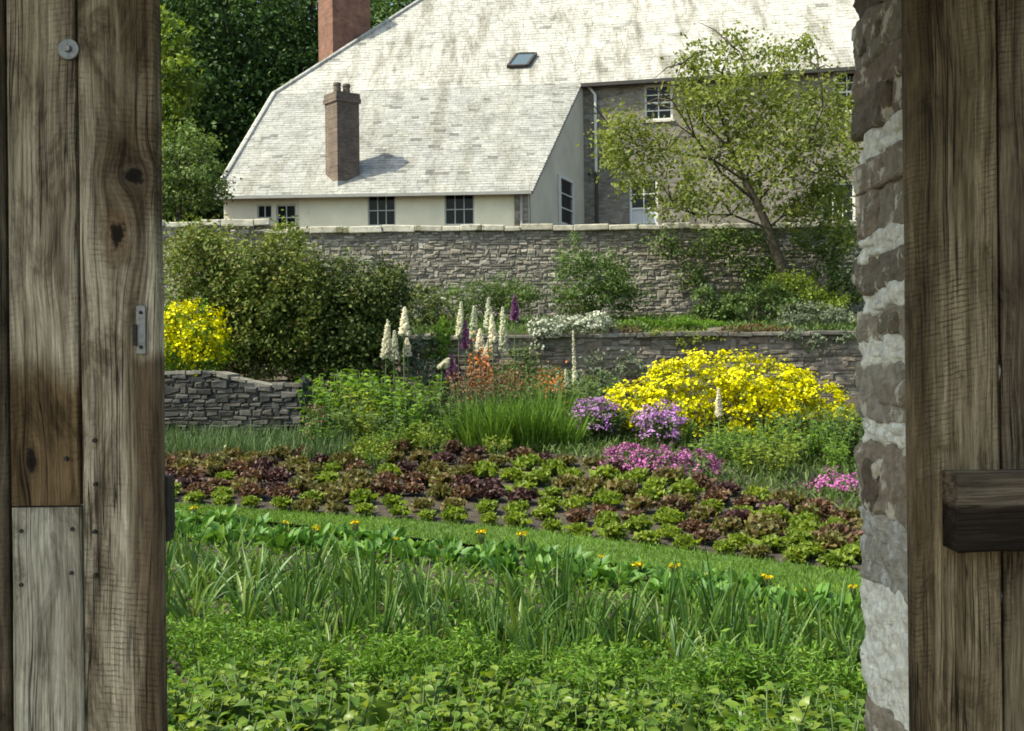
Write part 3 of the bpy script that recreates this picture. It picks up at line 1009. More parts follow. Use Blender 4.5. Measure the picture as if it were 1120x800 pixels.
# side and back walls
mb = MB()
q = M0 + ue * 21.6
mb.quad(Vector((q.x, q.y, HB)), Vector((q.x, q.y, HB)) + BB * .97, Vector((q.x, q.y, ZM)) + BB * .97, Vector((q.x, q.y, ZM)))
mb.add([Vector((q.x, q.y, ZM)), Vector((q.x, q.y, ZM)) + BB * .97, T + ue * 21.4], [(0, 1, 2)])
q0 = M0 + BB * .97
mb.quad(Vector((q0.x, q0.y, HB)) - ue * 9, Vector((q0.x, q0.y, HB)) + ue * 21.6, Vector((q0.x, q0.y, ZM)) + ue * 21.6, Vector((q0.x, q0.y, ZM)) - ue * 9)
hl(mb, "wall", M_HOUSE)
for i, (op, nx, ny, bl) in enumerate(zip(mops, (2, 2, 2, 3), (4, 4, 4, 4), (0.48, None, None, None))):
    f = window(H, M0, ue, nf, *op, nx, ny, 0.12, M_WHITE, fw=0.09, bw=0.035, blind=bl)
    f.data.transform(HI)
    for ch in f.children: ch.data.transform(HI)
# wing front wall
W0 = A + Vector((0, 0.28, 0)); W1 = B + Vector((-0.05, 0.28, 0)); W0.z = W1.z = 0
W0 = W0 + (W1 - W0).normalized() * 0.25
uf = (W1 - W0).normalized(); nwf = Vector((uf.y, -uf.x, 0))
WL = (W1 - W0).length
def wrect(x0, y0, x1, y1):
    p = Pplane(x0, y0, W0, nwf); q = Pplane(x1, y1, W0, nwf)
    return ((p - W0).dot(uf), (q - W0).dot(uf), q.z, p.z)
wops = [wrect(281, 224, 298, 252), wrect(302, 224, 324, 252), wrect(402, 213.5, 433, 247), wrect(486, 212, 519, 246)]
split = wrect(327, 213, 328, 250)[0]
wm = wall_open(W0, uf, WL, HB - 0.3, ZW + 0.12, wops, nwf, 0.2, extra=(split,))
hl(wm, "wall", M_CREAM, None)["label"] = "cream rendered front wall of the low wing"
for op, nx, ny in zip(wops, (2, 2, 3, 3), (2, 2, 2, 2)):
    f = window(H, W0, uf, nwf, *op, nx, ny, 0.07, M_BAR, fw=0.045, bw=0.03)
    f.data.transform(HI)
    if op[0] > split:
        cs = MB(); q_ = W0 + uf * (op[0] - 0.11); cs.box((q_.x, q_.y - .012, (op[2] + op[3]) / 2), 0.2, 0.05, op[3] - op[2], uf, nwf)
        hl(cs, "casing", M_WHITE, f)
    for ch in f.children: ch.data.transform(HI)
# grey left end of the wing front: a thin grey layer set proud
pL = W0 + nwf * 0.012
mb = wall_open(pL, uf, split, HB - 0.3, ZW + 0.1, [w for w in wops[:2]], nwf, 0.02)
hl(mb, "grey_layer", M_GREYR)
# left end wall of the wing
mb = MB()
l0 = Vector((W0.x, W0.y, 0))
mb.quad(l0 + Vector((0, 0, HB - .3)), l0 + Vector((-.6, 9, HB - .3)), l0 + Vector((-.6, 9, ZW + .1)), l0 + Vector((0, 0, ZW + .1)))
hl(mb, "wall", M_GREYR)
# gable wall of the wing
g0 = Vector((W1.x + 0.02, W1.y, 0)); g1 = Vector((M0.x, M0.y, 0))
ug = (g1 - g0).normalized(); ng = Vector((ug.y, -ug.x, 0)); gl = (g1 - g0).length
# its height follows the roof
def roofz(p):
    return A.z + (-(nw.x * (p.x - A.x) + nw.y * (p.y - A.y)) / nw.z)
mb = MB()
a, b = g0, g1
mb.quad(Vector((a.x, a.y, HB - .3)), Vector((b.x, b.y, HB - .3)), Vector((b.x, b.y, min(roofz(b), ZM) - .03)), Vector((a.x, a.y, roofz(a) - .03)))
hl(mb, "wall", M_GREYR)["label"] = "plain grey gable wall of the wing"
# verge board
mb = MB()
pv0, pv1 = B + uw * 0.03, C + uw * 0.03
mb.box((pv0 + pv1) / 2 - nw * 0.09, 0.04, (pv1 - pv0).length, 0.14, uw, (pv1 - pv0).normalized(), nw)
hl(mb, "verge_board", M_PIPE, wr)
def grect(x0, y0, x1, y1):
    p = Pplane(x0, y0, g0, ng); q = Pplane(x1, y1, g0, ng)
    return ((p - g0).dot(ug), (q - g0).dot(ug), q.z, p.z)
op = grect(610, 190, 626, 252)
f = window(H, g0, ug, ng, *op, 1, 3, -0.05, M_WHITE, fw=0.13, bw=0.04, sill=False)
f.data.transform(HI)
for ch in f.children: ch.data.transform(HI)
# gutters and pipes
mb = MB(); mb.box((C + E2) / 2 - Vector((0, 0, 0.1)) - back * 0.06, 22, 0.13, 0.13, ue, back)
hl(mb, "gutter", M_DKPIPE)
mb = MB(); mb.box((A + B) / 2 - Vector((0, 0, 0.10)) - Vector((0, 0.05, 0)), (B - A).length, 0.1, 0.09, uw)
hl(mb, "gutter", M_PIPE)
p0 = Pplane(644, 95, M0 + nf * 0.09, nf); p1 = Pplane(651, 104, M0 + nf * 0.09, nf); p2 = Pplane(652, 188, M0 + nf * 0.09, nf); p3 = Pplane(653, 260, M0 + nf * 0.09, nf)
mb = MB(); mb.tube([p0, p1, p2], [0.055] * 3, 8)
hl(mb, "drainpipe", M_WHITE)
mb = MB(); mb.tube([p2 + Vector((-.3, 0, -.1)), p2, p3], [0.06] * 3, 8)
hl(mb, "drainpipe", M_DKPIPE)
# dark posts and pipe at the wing's right corner
mb = MB()
for px, w in ((566, 0.2), (575, 0.16)):
    p = Pplane(px, 225, W0 + nwf * 0.05, nwf)
    mb.box((p.x, p.y, (HB + ZW) / 2 - 0.2), w, 0.09, ZW - HB + 0.3, uf, nwf)
hl(mb, "corner_post", M_HOUSE)
p = Pplane(570.5, 225, W0 + nwf * 0.06, nwf)
mb = MB(); mb.tube([(p.x, p.y - .03, ZW - 0.1), (p.x, p.y - .03, HB)], [0.05, 0.05], 8)
hl(mb, "drainpipe", M_PIPE)
# skylight
SLo = Pplane(571, 68, C, n2)
vs_ = (v2 * 0.93 + u2 * 0.37).normalized()
sk = MB()
for s in (-1, 1):
    sk.box(SLo + u2 * (s * 0.36) + n2 * 0.08, 0.09, 0.95, 0.12, u2, vs_, n2)
    sk.box(SLo + vs_ * (s * 0.47) + n2 * 0.08, 0.65, 0.085, 0.118, u2, vs_, n2)
f = hl(sk, "skylight", M_DKPIPE, mr)
g = MB(); g.box(SLo + n2 * 0.09, 0.66, 0.86, 0.05, u2, vs_, n2)
hl(g, "skylight_glass", M_SKYL, mr)
# wing chimney
def chimney(px0, px1, y0, y1, d, ang, wx, wy, mat, capmat, pots, name, label, zbot=None, lapp=None):
    c = P((px0 + px1) / 2, y1, d); top = P((px0 + px1) / 2, y0, d).z
    zb = c.z - 0.9 if zbot is None else zbot
    ax = Vector((math.cos(ang), math.sin(ang), 0)); ay = Vector((-math.sin(ang), math.cos(ang), 0))
    mb = MB()
    mb.box((c.x, c.y, (zb + top - 0.3) / 2), wx, wy, top - 0.3 - zb, ax, ay)
    mb.box((c.x, c.y, top - 0.225), wx + 0.1, wy + 0.1, 0.15, ax, ay); mb.box((c.x, c.y, top - 0.07), wx + 0.05, wy + 0.05, 0.155, ax, ay)
    ch = hl(mb, name, mat); ch["label"] = label
    fl = MB(); fl.box((c.x, c.y, c.z + 0.06), wx + 0.03, wy + 0.03, 0.2, ax, ay)
    if zbot is None: hl(fl, "flashing", M_PIPE, ch)
    for i in range(pots):
        q = Vector((c.x, c.y, top)) + ax * ((i - (pots - 1) / 2) * 0.34)
        m2 = MB(); m2.cyl(q - Vector((0, 0, .03)), q + Vector((0, 0, 0.3)), 0.14, 0.11, 14); m2.cyl(q + Vector((0, 0, .28)), q + Vector((0, 0, 0.36)), 0.135, 0.13, 14)
        hl(m2, "chimney_pot", capmat, ch)
    return ch
chimney(356, 394, 104, 206, 38.7, R(38), 0.82, 0.78, M_CHIM, M_CHIM, 2, "chimney", "short dark brown chimney on the wing's eaves")
chimney(348, 406, -14, 70, 47.0, R(33), 1.62, 1.35, M_BRICK, M_BRICK, 2, "chimney", "tall red brick chimney behind the roof", zbot=HB)


# ------------------------------------------------------------------ trees and shrubs
def lobes_px(base, d, L, depth):
    """lobes measured in the photograph (px, py, rx, rz[, depth offset]) turned into metres about the plant's base"""
    out = []
    for q in L:
        dd = d + (q[4] if len(q) > 4 else 0)
        c = P(q[0], q[1], dd) - base
        s = dd / F
        out.append((c.x, c.y, c.z, q[2] * s, (q[5] if len(q) > 5 else depth), q[3] * s))
    return out


def shrub(name, label, cat, px, d, L, depth, n, ll, lw, mat, clumps=26, spread=0.2, flowers=None, stem=M_WOODST, group=None, shell=(0.45, 1.0), nst=6, z=None, up=0.4):
    base = P(px, 400, d); base.z = hz(base.y) if z is None else z
    root = thing(name, label, cat, base, 0, group)
    lb = lobes_px(base, d, L, depth)
    me, Cn = foliage_mesh("foliage", lb, n, ll, lw, mat, clumps, spread, shell, zmin=0.0, up=up)
    link("foliage", me, root)
    if stem is not None:
        mb = MB()
        for i in range(nst):
            l = lb[i % len(lb)]
            tip = Vector((l[0] + random.uniform(-.5, .5) * l[3], l[1] + random.uniform(-.5, .5) * l[4], max(0.1, l[2] + random.uniform(-.3, .6) * l[5])))
            st = Vector((random.uniform(-.15, .15), random.uniform(-.1, .1), -0.03))
            md = st.lerp(tip, 0.5) + Vector((random.uniform(-.1, .1), random.uniform(-.1, .1), 0.05))
            r = 0.012 + 0.01 * l[5]
            mb.tube([st, md, tip], [r, r * 0.7, r * 0.3], 6)
        link("stems", mb.mesh("stems", stem, True), root)
    if flowers:
        fm, fn, fl, fw, fshell, bias = flowers
        C2, N2 = lobe_points(lb, fn, int(clumps * 1.6), spread * 0.75, fshell)
        keep = (N2[:, 2] + rng.normal(size=len(N2)) * 0.35 > bias) & (C2[:, 2] > 0.02)
        C2, N2 = C2[keep], N2[keep]
        m = len(C2)
        nr = unit(N2 + np.array([0, 0, 0.3]) + rng.normal(size=(m, 3)) * 0.5)
        s = rng.uniform(0.6, 1.3, m)
        dd = np.cross(nr, rand_unit(m))
        a = diamonds(C2 + N2 * 0.02, dd, nr, fl * s, fw * s)
        b = diamonds(C2 + N2 * 0.025, np.cross(nr, dd), nr, fl * s, fw * s)
        V, Fq = join([a, b])
        fo = link("blossoms", mesh("blossoms", V, Fq, mat=fm), root)
        fo["kind"] = "stuff"
    return root


def tree(name, label, base, hgt, lobes, n, ll, lw, mat, trunk_r, group=None, clumps=30, spread=0.2, rz=0.0, shell=(0.5, 1.0), trunk_pts=None, scale=1.0):
    root = thing(name, label, "tree", base, rz, group, scale)
    me, Cn = foliage_mesh("crown", lobes, n, ll, lw, mat, clumps, spread, shell)
    link("crown", me, root)
    mb = MB()
    tp = trunk_pts or [(0, 0, -0.1), (random.uniform(-.1, .1) * hgt * .1, 0, hgt * 0.3), (random.uniform(-.1, .1) * hgt * .1, 0, hgt * 0.6), (0, 0, hgt * 0.88)]
    k = len(tp)
    mb.tube(tp, [trunk_r * (1.15 - 0.9 * i / (k - 1)) for i in range(k)], 10)
    tpv = [Vector(p) for p in tp]
    for l in lobes:
        c = Vector(l[:3])
        for s in range(2):
            tip = c + Vector((random.uniform(-.6, .6) * l[3], random.uniform(-.6, .6) * l[4], random.uniform(-.2, .6) * l[5]))
            st = min(tpv[1:], key=lambda q: (q - tip).length + (2.0 if q.z > tip.z else 0))
            md = st.lerp(tip, 0.5) + Vector((random.uniform(-.1, .1), random.uniform(-.1, .1), 0.12)) * (tip - st).length
            r = trunk_r * 0.33
            mb.tube([st, md, tip], [r, r * 0.6, r * 0.15], 6)
    link("trunk", mb.mesh("trunk", M_BARK, True), root)
    return root


# woodland behind the house: three kinds of crown, copied
def wood_lobes(h, r, seed):
    random.seed(seed)
    L = []
    for i in range(15):
        t = i / 14
        z = h * (0.16 + 0.8 * t)
        rr = r * math.sin(math.pi * (0.22 + 0.72 * t)) * random.uniform(0.55, 0.9)
        a = i * 2.4
        q = rr * 0.7
        L.append((math.cos(a) * q, math.sin(a) * q, z, rr * 0.75 + 0.6, rr * 0.75 + 0.6, h * 0.1))
    return L
wl = ["tall dark broadleaf tree in the shaded wood left of the house"]
protos = []
for k in range(3):
    protos.append(tree("woodland_tree", wl[0], (0, 0, 0), 18, wood_lobes(18, 4.6, k), 20000, 0.25, 0.15, M_WOODS, 0.32, "woodland trees behind the house", clumps=26, spread=0.24))
pl = Placer(protos)
spots = [(150, 56), (205, 62), (250, 58), (300, 64), (345, 60), (395, 66), (440, 62), (495, 68), (120, 66), (230, 72), (320, 74), (420, 76), (60, 60), (10, 64), (560, 74)]
for i, (px, d) in enumerate(spots):
    b = P(px, 400, d); b.z = hz(b.y)
    lab = "tall dark woodland tree, %s from the left behind the house" % nth(1 + sum(q[0] < px for q in spots))
    lab0 = ("tall dark tree at the shaded left end of the wood" if px < 180 else "tall dark tree behind the left hip of the roof" if px < 340 else "dark tree rising beside the tall brick chimney")
    pl.put(i, b, random.uniform(0, 6), random.uniform(0.95, 1.25), lab)
# sunlit layered tree at the left edge
b = P(168, 400, 47); b.z = hz(b.y)
L = [(*(P(q[0], q[1], 47 + q[4]) - b), q[2] * 47 / F, 1.3, q[3] * 47 / F) for q in
     [(185, 45, 22, 9, 0), (165, 60, 40, 10, .5), (195, 75, 26, 8, -.5), (170, 90, 40, 10, 0), (200, 100, 24, 8, .6), (160, 30, 30, 12, 0), (185, 118, 22, 10, 0), (150, 120, 40, 14, .3), (180, 20, 14, 8, 0), (160, 150, 40, 20, 0)]]
tree("layered_tree", "sunlit yellow-green tree with tiered branches beside the gate boards", b, 15, L, 4500, 0.26, 0.13, M_WOODS2, 0.22, clumps=20, spread=0.26)
b = P(198, 400, 33); b.z = hz(b.y)
L = [(*(P(q[0], q[1], 33 + q[4]) - b), q[2] * 33 / F, 0.9, q[3] * 33 / F) for q in
     [(205, 165, 32, 26, 0), (185, 185, 30, 28, .4), (225, 195, 24, 22, -.3), (200, 208, 44, 20, 0), (170, 165, 26, 26, .4), (235, 212, 16, 12, 0), (215, 150, 22, 16, .2), (170, 205, 30, 24, -.2), (195, 222, 35, 16, 0)]]
tree("round_tree", "small rounded grey-green tree at the wing's left corner", b, 3.6, L, 7000, 0.12, 0.07, M_ROUND, 0.1, clumps=30, spread=0.2)

# the loose young tree in front of the garden wall
random.seed(21)
b = P(872, 345, 25.0); b.z = hz(25.0)
def tp(px, py, dd=0.0): return P(px, py, 25.0 + dd) - b
trunk_pts = [tp(874, 350), tp(866, 318), tp(852, 285), tp(840, 250), tp(828, 222), tp(815, 198), tp(800, 165), tp(790, 130)]
rootT = thing("fruit_tree", "loose airy young tree leaning left in front of the garden wall", "tree", b)
mb = MB()
mb.tube(trunk_pts, [0.14, 0.12, 0.105, 0.095, 0.08, 0.06, 0.04, 0.02], 10)
forks = [(trunk_pts[4], [(790, 190), (760, 150), (735, 110), (745, 70)]), (trunk_pts[4], [(850, 195), (880, 165), (900, 120), (895, 75)]),
         (trunk_pts[5], [(780, 175), (730, 165), (690, 150), (668, 140)]), (trunk_pts[5], [(830, 160), (850, 110), (855, 65)]),
         (trunk_pts[6], [(785, 115), (790, 80), (800, 50)]), (trunk_pts[3], [(870, 225), (900, 215), (922, 195)]),
         (trunk_pts[3], [(800, 235), (760, 235), (735, 220)]), (trunk_pts[6], [(760, 125), (720, 115), (690, 170)]), (trunk_pts[5], [(850, 175), (895, 190), (915, 155)])]
clumpsT = []
for st, way in forks:
    dz = random.uniform(-1.6, 1.6)
    pts = [st] + [tp(x, y, dz * (i + 1) / len(way)) for i, (x, y) in enumerate(way)]
    mb.tube(pts, [0.03 * (1 - 0.8 * i / (len(pts) - 1)) for i in range(len(pts))], 6)
    for a, q in zip(pts[1:], way):
        for k in range(3):
            e = a + Vector((random.uniform(-.7, .7), random.uniform(-.7, .7), random.uniform(-.3, .7)))
            mb.tube([a, a.lerp(e, .5) + Vector((0, 0, .08)), e], [0.018, 0.012, 0.005], 5)
link("trunk", mb.mesh("trunk", M_BARK, True), rootT)
outline = [(676, 150, 24, 34), (700, 190, 20, 22), (752, 100, 20, 34), (760, 60, 22, 22), (800, 55, 30, 20), (850, 60, 30, 22), (885, 55, 16, 18), (780, 110, 40, 40), (840, 110, 45, 40), (895, 110, 34, 42),
           (740, 170, 32, 30), (790, 165, 40, 34), (850, 165, 40, 36), (905, 170, 26, 40), (765, 215, 34, 28), (730, 225, 22, 18), (820, 205, 30, 26), (880, 215, 36, 26), (915, 225, 20, 24), (920, 120, 16, 30), (930, 150, 14, 40), (905, 205, 30, 30), (870, 235, 34, 20), (925, 250, 16, 22), (825, 150, 36, 30), (665, 165, 14, 20), (690, 150, 26, 30), (685, 205, 18, 12), (815, 90, 30, 26), (745, 205, 20, 20)]
Lt = [(*tp(x, y, random.uniform(-1.3, 1.3)), rx * 25 / F, random.uniform(.5, 1.0), ry * 25 / F) for (x, y, rx, ry) in outline]
me, _ = foliage_mesh("crown", Lt, 15500, 0.11, 0.06, M_APPLE, clumps=20, spread=0.33, shell=(0.1, 1.05), out=0.3, up=0.5)
link("crown", me, rootT)

# shrubs against the terrace
random.seed(5)
shrub("olive_shrub", "tall olive-green shrub with reddish tips beside the yellow shrub", "shrub", 262, 20.3,
      [(222, 300, 38, 50), (262, 290, 42, 42), (300, 320, 40, 62), (245, 350, 52, 52), (290, 375, 50, 40), (315, 268, 15, 26), (215, 385, 40, 34), (335, 330, 30, 50)], 0.8, 33000, 0.078, 0.044, M_OLIVE, clumps=30, spread=0.26, shell=(0.3, 1.1), z=1.0)
shrub("dark_shrub", "broad dark evergreen shrub below the garden wall", "shrub", 375, 20.6,
      [(360, 322, 46, 42), (405, 322, 42, 34), (345, 365, 50, 44), (392, 365, 50, 40), (432, 312, 18, 20), (370, 395, 55, 26)], 0.85, 30000, 0.075, 0.044, M_DARK, clumps=30, spread=0.25, shell=(0.35, 1.08), z=1.0)
shrub("yellow_shrub", "small bright yellow flowering shrub above the dry-stone wall", "shrub", 208, 18.9,
      [(205, 365, 40, 34), (185, 368, 30, 36), (228, 378, 24, 26), (200, 388, 50, 24)], 0.6, 2600, 0.06, 0.035, M_FRESH, flowers=(M_YEL, 4200, 0.058, 0.046, (0.75, 1.02), -0.6), clumps=34, spread=0.16, z=1.0)
shrub("yellow_mound", "wide dome of bright yellow blossom in front of the terrace wall", "shrub", 795, 18.0,
      [(790, 438, 92, 52), (722, 446, 62, 32), (866, 450, 62, 36), (800, 462, 122, 34), (755, 425, 50, 30), (840, 430, 50, 32), (700, 458, 40, 20), (905, 462, 28, 18)], 0.95, 9000, 0.055, 0.03, M_OLIVE,
      flowers=(M_YEL, 19000, 0.056, 0.044, (0.9, 1.04), -0.6), clumps=110, spread=0.09, shell=(0.8, 1.0))
shrub("wall_shrub", "loose green shrub in front of the garden wall left of the tree", "shrub", 648, 25.2,
      [(645, 312, 44, 30), (630, 285, 20, 20), (668, 300, 24, 26), (660, 328, 46, 18), (625, 325, 30, 20), (627, 264, 6, 10)], 0.7, 5200, 0.09, 0.04, M_MID, clumps=24, spread=0.24)
shrub("fine_leaved_bush", "low feathery green bush behind the white flower spikes", "shrub", 535, 24.6,
      [(535, 322, 42, 20), (510, 330, 24, 16), (565, 330, 28, 16)], 0.5, 3600, 0.09, 0.03, M_MID, clumps=24, spread=0.24)
shrub("pale_shrub", "small pale yellow-green shrub beside the dark evergreen", "shrub", 466, 24.0,
      [(466, 330, 22, 18), (455, 345, 20, 16), (480, 340, 16, 14)], 0.4, 1600, 0.08, 0.05, leafmat("pale_shrub_leaf", [(0.13, 0.17, 0.06), (0.2, 0.24, 0.09), (0.08, 0.13, 0.06)]), clumps=18)
shrub("climber", "leafy climber arching over the garden wall right of the trunk", "climbing plant", 905, 26.0,
      [(885, 262, 18, 14), (908, 262, 20, 20), (925, 285, 18, 32), (905, 300, 20, 24), (925, 325, 22, 20)], 0.4, 3600, 0.085, 0.05, M_ROUND, clumps=20, spread=0.26)
shrub("leafy_shrub", "low leafy shrub at the foot of the tree trunk", "shrub", 820, 24.3,
      [(830, 325, 34, 18), (800, 332, 26, 14), (850, 335, 24, 14)], 0.5, 2800, 0.08, 0.045, M_MID, clumps=20)
shrub("leafy_shrub", "small dark-hearted shrub on the terrace left of the trunk", "shrub", 772, 24.3,
      [(772, 330, 14, 16), (785, 340, 20, 12)], 0.4, 1500, 0.08, 0.045, M_MID, clumps=14)
shrub("wall_creeper", "thin green creeper scattered up the garden wall behind the trunk", "climbing plant", 800, 26.6,
      [(735, 268, 24, 16), (790, 272, 40, 24), (838, 300, 36, 28), (760, 300, 22, 18), (825, 262, 30, 12)], 0.16, 3000, 0.09, 0.05, M_ROUND, clumps=26, spread=0.3, shell=(0.1, 1.05), nst=8)
shrub("leafy_shrub", "pale green loose shrub between the climber and the grey mound", "shrub", 880, 24.6,
      [(875, 318, 26, 18), (900, 328, 26, 14), (850, 312, 14, 14)], 0.4, 2200, 0.08, 0.04, M_LIME, clumps=22, spread=0.28)
shrub("trailing_plant", "mossy green plant hanging over the terrace wall behind the yellow mound", "trailing plant", 745, 22.0,
      [(728, 366, 22, 7), (752, 370, 16, 9), (775, 366, 18, 6)], 0.22, 1300, 0.06, 0.03, M_OLIVE, clumps=18, stem=M_STEM, z=2.2, nst=4)
shrub("trailing_plant", "grey-green plant hanging over the terrace wall next to the stone jamb", "trailing plant", 890, 22.0,
      [(872, 366, 22, 8), (900, 370, 20, 10), (925, 368, 18, 8)], 0.24, 1500, 0.06, 0.03, M_GREY, clumps=18, stem=M_STEM, z=2.2, nst=4)
shrub("terrace_foot_plant", "tall loose green plant at the terrace foot right of the cream spikes", "plant", 575, 21.3,
      [(572, 400, 18, 22), (590, 415, 22, 18), (555, 415, 18, 20)], 0.3, 1500, 0.08, 0.035, M_MID, clumps=20, z=1.25)
shrub("grey_leaved_shrub", "grey-green mounded plant on the terrace edge at the right", "shrub", 895, 23.2,
      [(890, 345, 36, 14), (920, 350, 26, 12), (862, 352, 20, 10)], 0.4, 3000, 0.07, 0.03, M_GREY, clumps=26)
shrub("trailing_plant", "white-flowered trailing plant spilling over the terrace wall", "trailing plant", 620, 22.0,
      [(620, 354, 44, 7), (652, 349, 14, 7), (598, 362, 18, 8), (590, 374, 9, 14), (640, 357, 30, 6)], 0.32, 1500, 0.06, 0.025, M_GREY,
      flowers=(M_SILV, 2600, 0.05, 0.045, (0.7, 1.05), -0.9), clumps=30, stem=M_STEM, z=2.3, nst=4)
shrub("terrace_mat", "bright green low mat of foliage along the terrace edge", "ground cover plant", 715, 22.7,
      [(700, 354, 26, 6), (738, 352, 28, 7), (770, 354, 20, 5)], 0.35, 2200, 0.06, 0.025, M_FRESH, clumps=20, stem=M_STEM, z=2.5, nst=4)
shrub("trailing_plant", "rusty brown trailing plant on the terrace wall at the right", "trailing plant", 835, 22.1,
      [(828, 360, 24, 6), (800, 362, 16, 5), (850, 362, 18, 5)], 0.25, 900, 0.06, 0.03, leafmat("rusty_leaf", [(0.13, 0.07, 0.04), (0.2, 0.12, 0.07), (0.1, 0.1, 0.04)]), clumps=18, stem=M_STEM, z=2.4, nst=4)
shrub("trailing_plant", "brown tufted plant on the terrace wall beside the white flowers", "trailing plant", 675, 22.1,
      [(678, 360, 14, 5), (692, 363, 12, 5)], 0.22, 500, 0.06, 0.03, leafmat("brown_leaf", [(0.12, 0.08, 0.05), (0.18, 0.13, 0.08), (0.1, 0.1, 0.04)]), clumps=12, stem=M_STEM, z=2.4, nst=3)

# ------------------------------------------------------------------ flower border
def leafy_clump(name, label, group, h, r, nst, nl, ll, lw, mat, stemmat=M_STEM, flowers=None, prof=P_OVAL, lean=0.35):
    """upright perennial: stems with leaves up their length"""
    root = thing(name, label, "plant", (0, 0, 0), 0, group)
    mb = MB(); bs, ds = [], []
    tips = []
    for i in range(nst):
        a = random.uniform(0, 6.283); q = math.sqrt(random.random()) * r
        st = Vector((math.cos(a) * q * .5, math.sin(a) * q * .5, -0.02))
        hh = h * random.uniform(0.65, 1.1)
        tip = Vector((math.cos(a) * q * (1 + lean), math.sin(a) * q * (1 + lean), hh))
        mb.tube([st, st.lerp(tip, .5) + Vector((0, 0, .05 * h)), tip], [0.008, 0.006, 0.003], 5)
        tips.append(tip)
        for k in range(nl):
            t = (k + random.random()) / nl
            p = st.lerp(tip, t)
            an = random.uniform(0, 6.283)
            bs.append(p); ds.append((math.cos(an), math.sin(an), random.uniform(0.1, 0.9)))
    n = len(bs)
    V, Fq = blades(np.array(bs), np.array(ds), ll * rng.uniform(.6, 1.2, n), lw * rng.uniform(.7, 1.2, n), 3, 0.35, prof, 0.2)
    link("leaves", mesh("leaves", V, Fq, mat=mat, smooth=True), root)
    link("stems", mb.mesh("stems", stemmat, True), root)
    if flowers:
        fm, k, sz = flowers
        c = np.repeat(np.array([tuple(t) for t in tips]), k, 0) + rng.normal(size=(len(tips) * k, 3)) * [0.05, 0.05, 0.04]
        nr = unit(rng.normal(size=(len(c), 3)) + [0, 0, 0.8])
        dd = np.cross(nr, rand_unit(len(c)))
        V, Fq = join([diamonds(c, dd, nr, sz, sz * .8), diamonds(c + nr * .004, np.cross(nr, dd), nr, sz, sz * .8)])
        link("blossoms", mesh("blossoms", V, Fq, mat=fm), root)["kind"] = "stuff"
    return root


def tuft(name, label, cat, group, n, L, W, mat, spread=0.12, lean=0.5, droop=0.35, seg=4, flowers=None, prof=P_STRAP, rad=None):
    root = thing(name, label, cat, (0, 0, 0), 0, group)
    a = rng.uniform(0, 6.283, n); q = np.sqrt(rng.random(n)) * spread
    base = np.stack([np.cos(a) * q, np.sin(a) * q, np.full(n, -0.02)], 1)
    ln = lean * rng.uniform(0.2, 1.1, n)
    d = np.stack([np.cos(a) * ln, np.sin(a) * ln, np.ones(n)], 1) + rng.normal(size=(n, 3)) * 0.08
    V, Fq = blades(base, d, L * rng.uniform(.6, 1.1, n), W * rng.uniform(.7, 1.2, n), seg, droop * rng.uniform(.3, 1.4, n), prof, 0.25)
    link("leaves", mesh("leaves", V, Fq, mat=mat, smooth=True), root)
    if flowers:
        fm, k, sz, hh, rr, vs = flowers
        a = rng.uniform(0, 6.283, k); q = np.sqrt(rng.random(k)) * rr
        c = np.stack([np.cos(a) * q, np.sin(a) * q, hh + rng.normal(size=k) * vs], 1)
        nr = unit(rng.normal(size=(k, 3)) + [0, 0, 0.5]); dd = np.cross(nr, rand_unit(k))
        V, Fq = join([diamonds(c, dd, nr, sz, sz * .7), diamonds(c + nr * .004, np.cross(nr, dd), nr, sz, sz * .7)])
        link("blossoms", mesh("blossoms", V, Fq, mat=fm), root)["kind"] = "stuff"
        mb = MB()
        for i in range(0, k, max(1, k // 14)):
            mb.tube([(c[i, 0] * .3, c[i, 1] * .3, 0), (c[i, 0] * .8, c[i, 1] * .8, c[i, 2] * .6), tuple(c[i])], [0.006, 0.005, 0.003], 5)
        link("stems", mb.mesh("stems", M_STEM, True), root)
    return root


def spike_plant(px, ytop, ybot, d, mat, label, group, width=0.085, lean_px=0, leafmat_=M_MID):
    base = P(px - lean_px * 0.5, 450, d); base.z = hz(base.y)
    top = P(px + lean_px, ytop, d) - base; bot = P(px, ybot, d) - base
    root = thing("flower_spike", label, "flower", base, 0, group)
    mb = MB(); mb.tube([(0, 0, -0.02), bot.lerp(Vector((0, 0, 0)), .4), bot, top], [0.012, 0.011, 0.009, 0.003], 6)
    link("stem", mb.mesh("stem", M_STEM, True), root)
    n = 230
    t = np.sort(rng.random(n)) ** 0.85
    ax = np.array(top - bot)
    c = np.array(bot) + ax * t[:, None]
    a = rng.uniform(0, 6.283, n); rr = width * 0.5 * (1.02 - t) ** 0.55
    out = np.stack([np.cos(a), np.sin(a), np.zeros(n)], 1)
    c = c + out * (rr * rng.uniform(.5, 1.25, n))[:, None]
    dd = out + np.array([0, 0, 0.25]) + rng.normal(size=(n, 3)) * .25
    s = 0.058 * (1.15 - 0.7 * t)
    nr = unit(rng.normal(size=(n, 3)))
    V, Fq = join([diamonds(c, dd, nr, s * 1.3, s), diamonds(c, dd, np.cross(nr, dd), s * 1.2, s)])
    link("blossom_spike", mesh("blossom_spike", V, Fq, mat=mat), root)
    m = 16
    a = rng.uniform(0, 6.283, m)
    V, Fq = blades(np.zeros((m, 3)), np.stack([np.cos(a), np.sin(a), np.full(m, 1.3)], 1), rng.uniform(.25, .55, m), 0.06, 3, 0.4, P_OVAL, .2)
    link("leaves", mesh("leaves", V, Fq, mat=leafmat_, smooth=True), root)
    return root


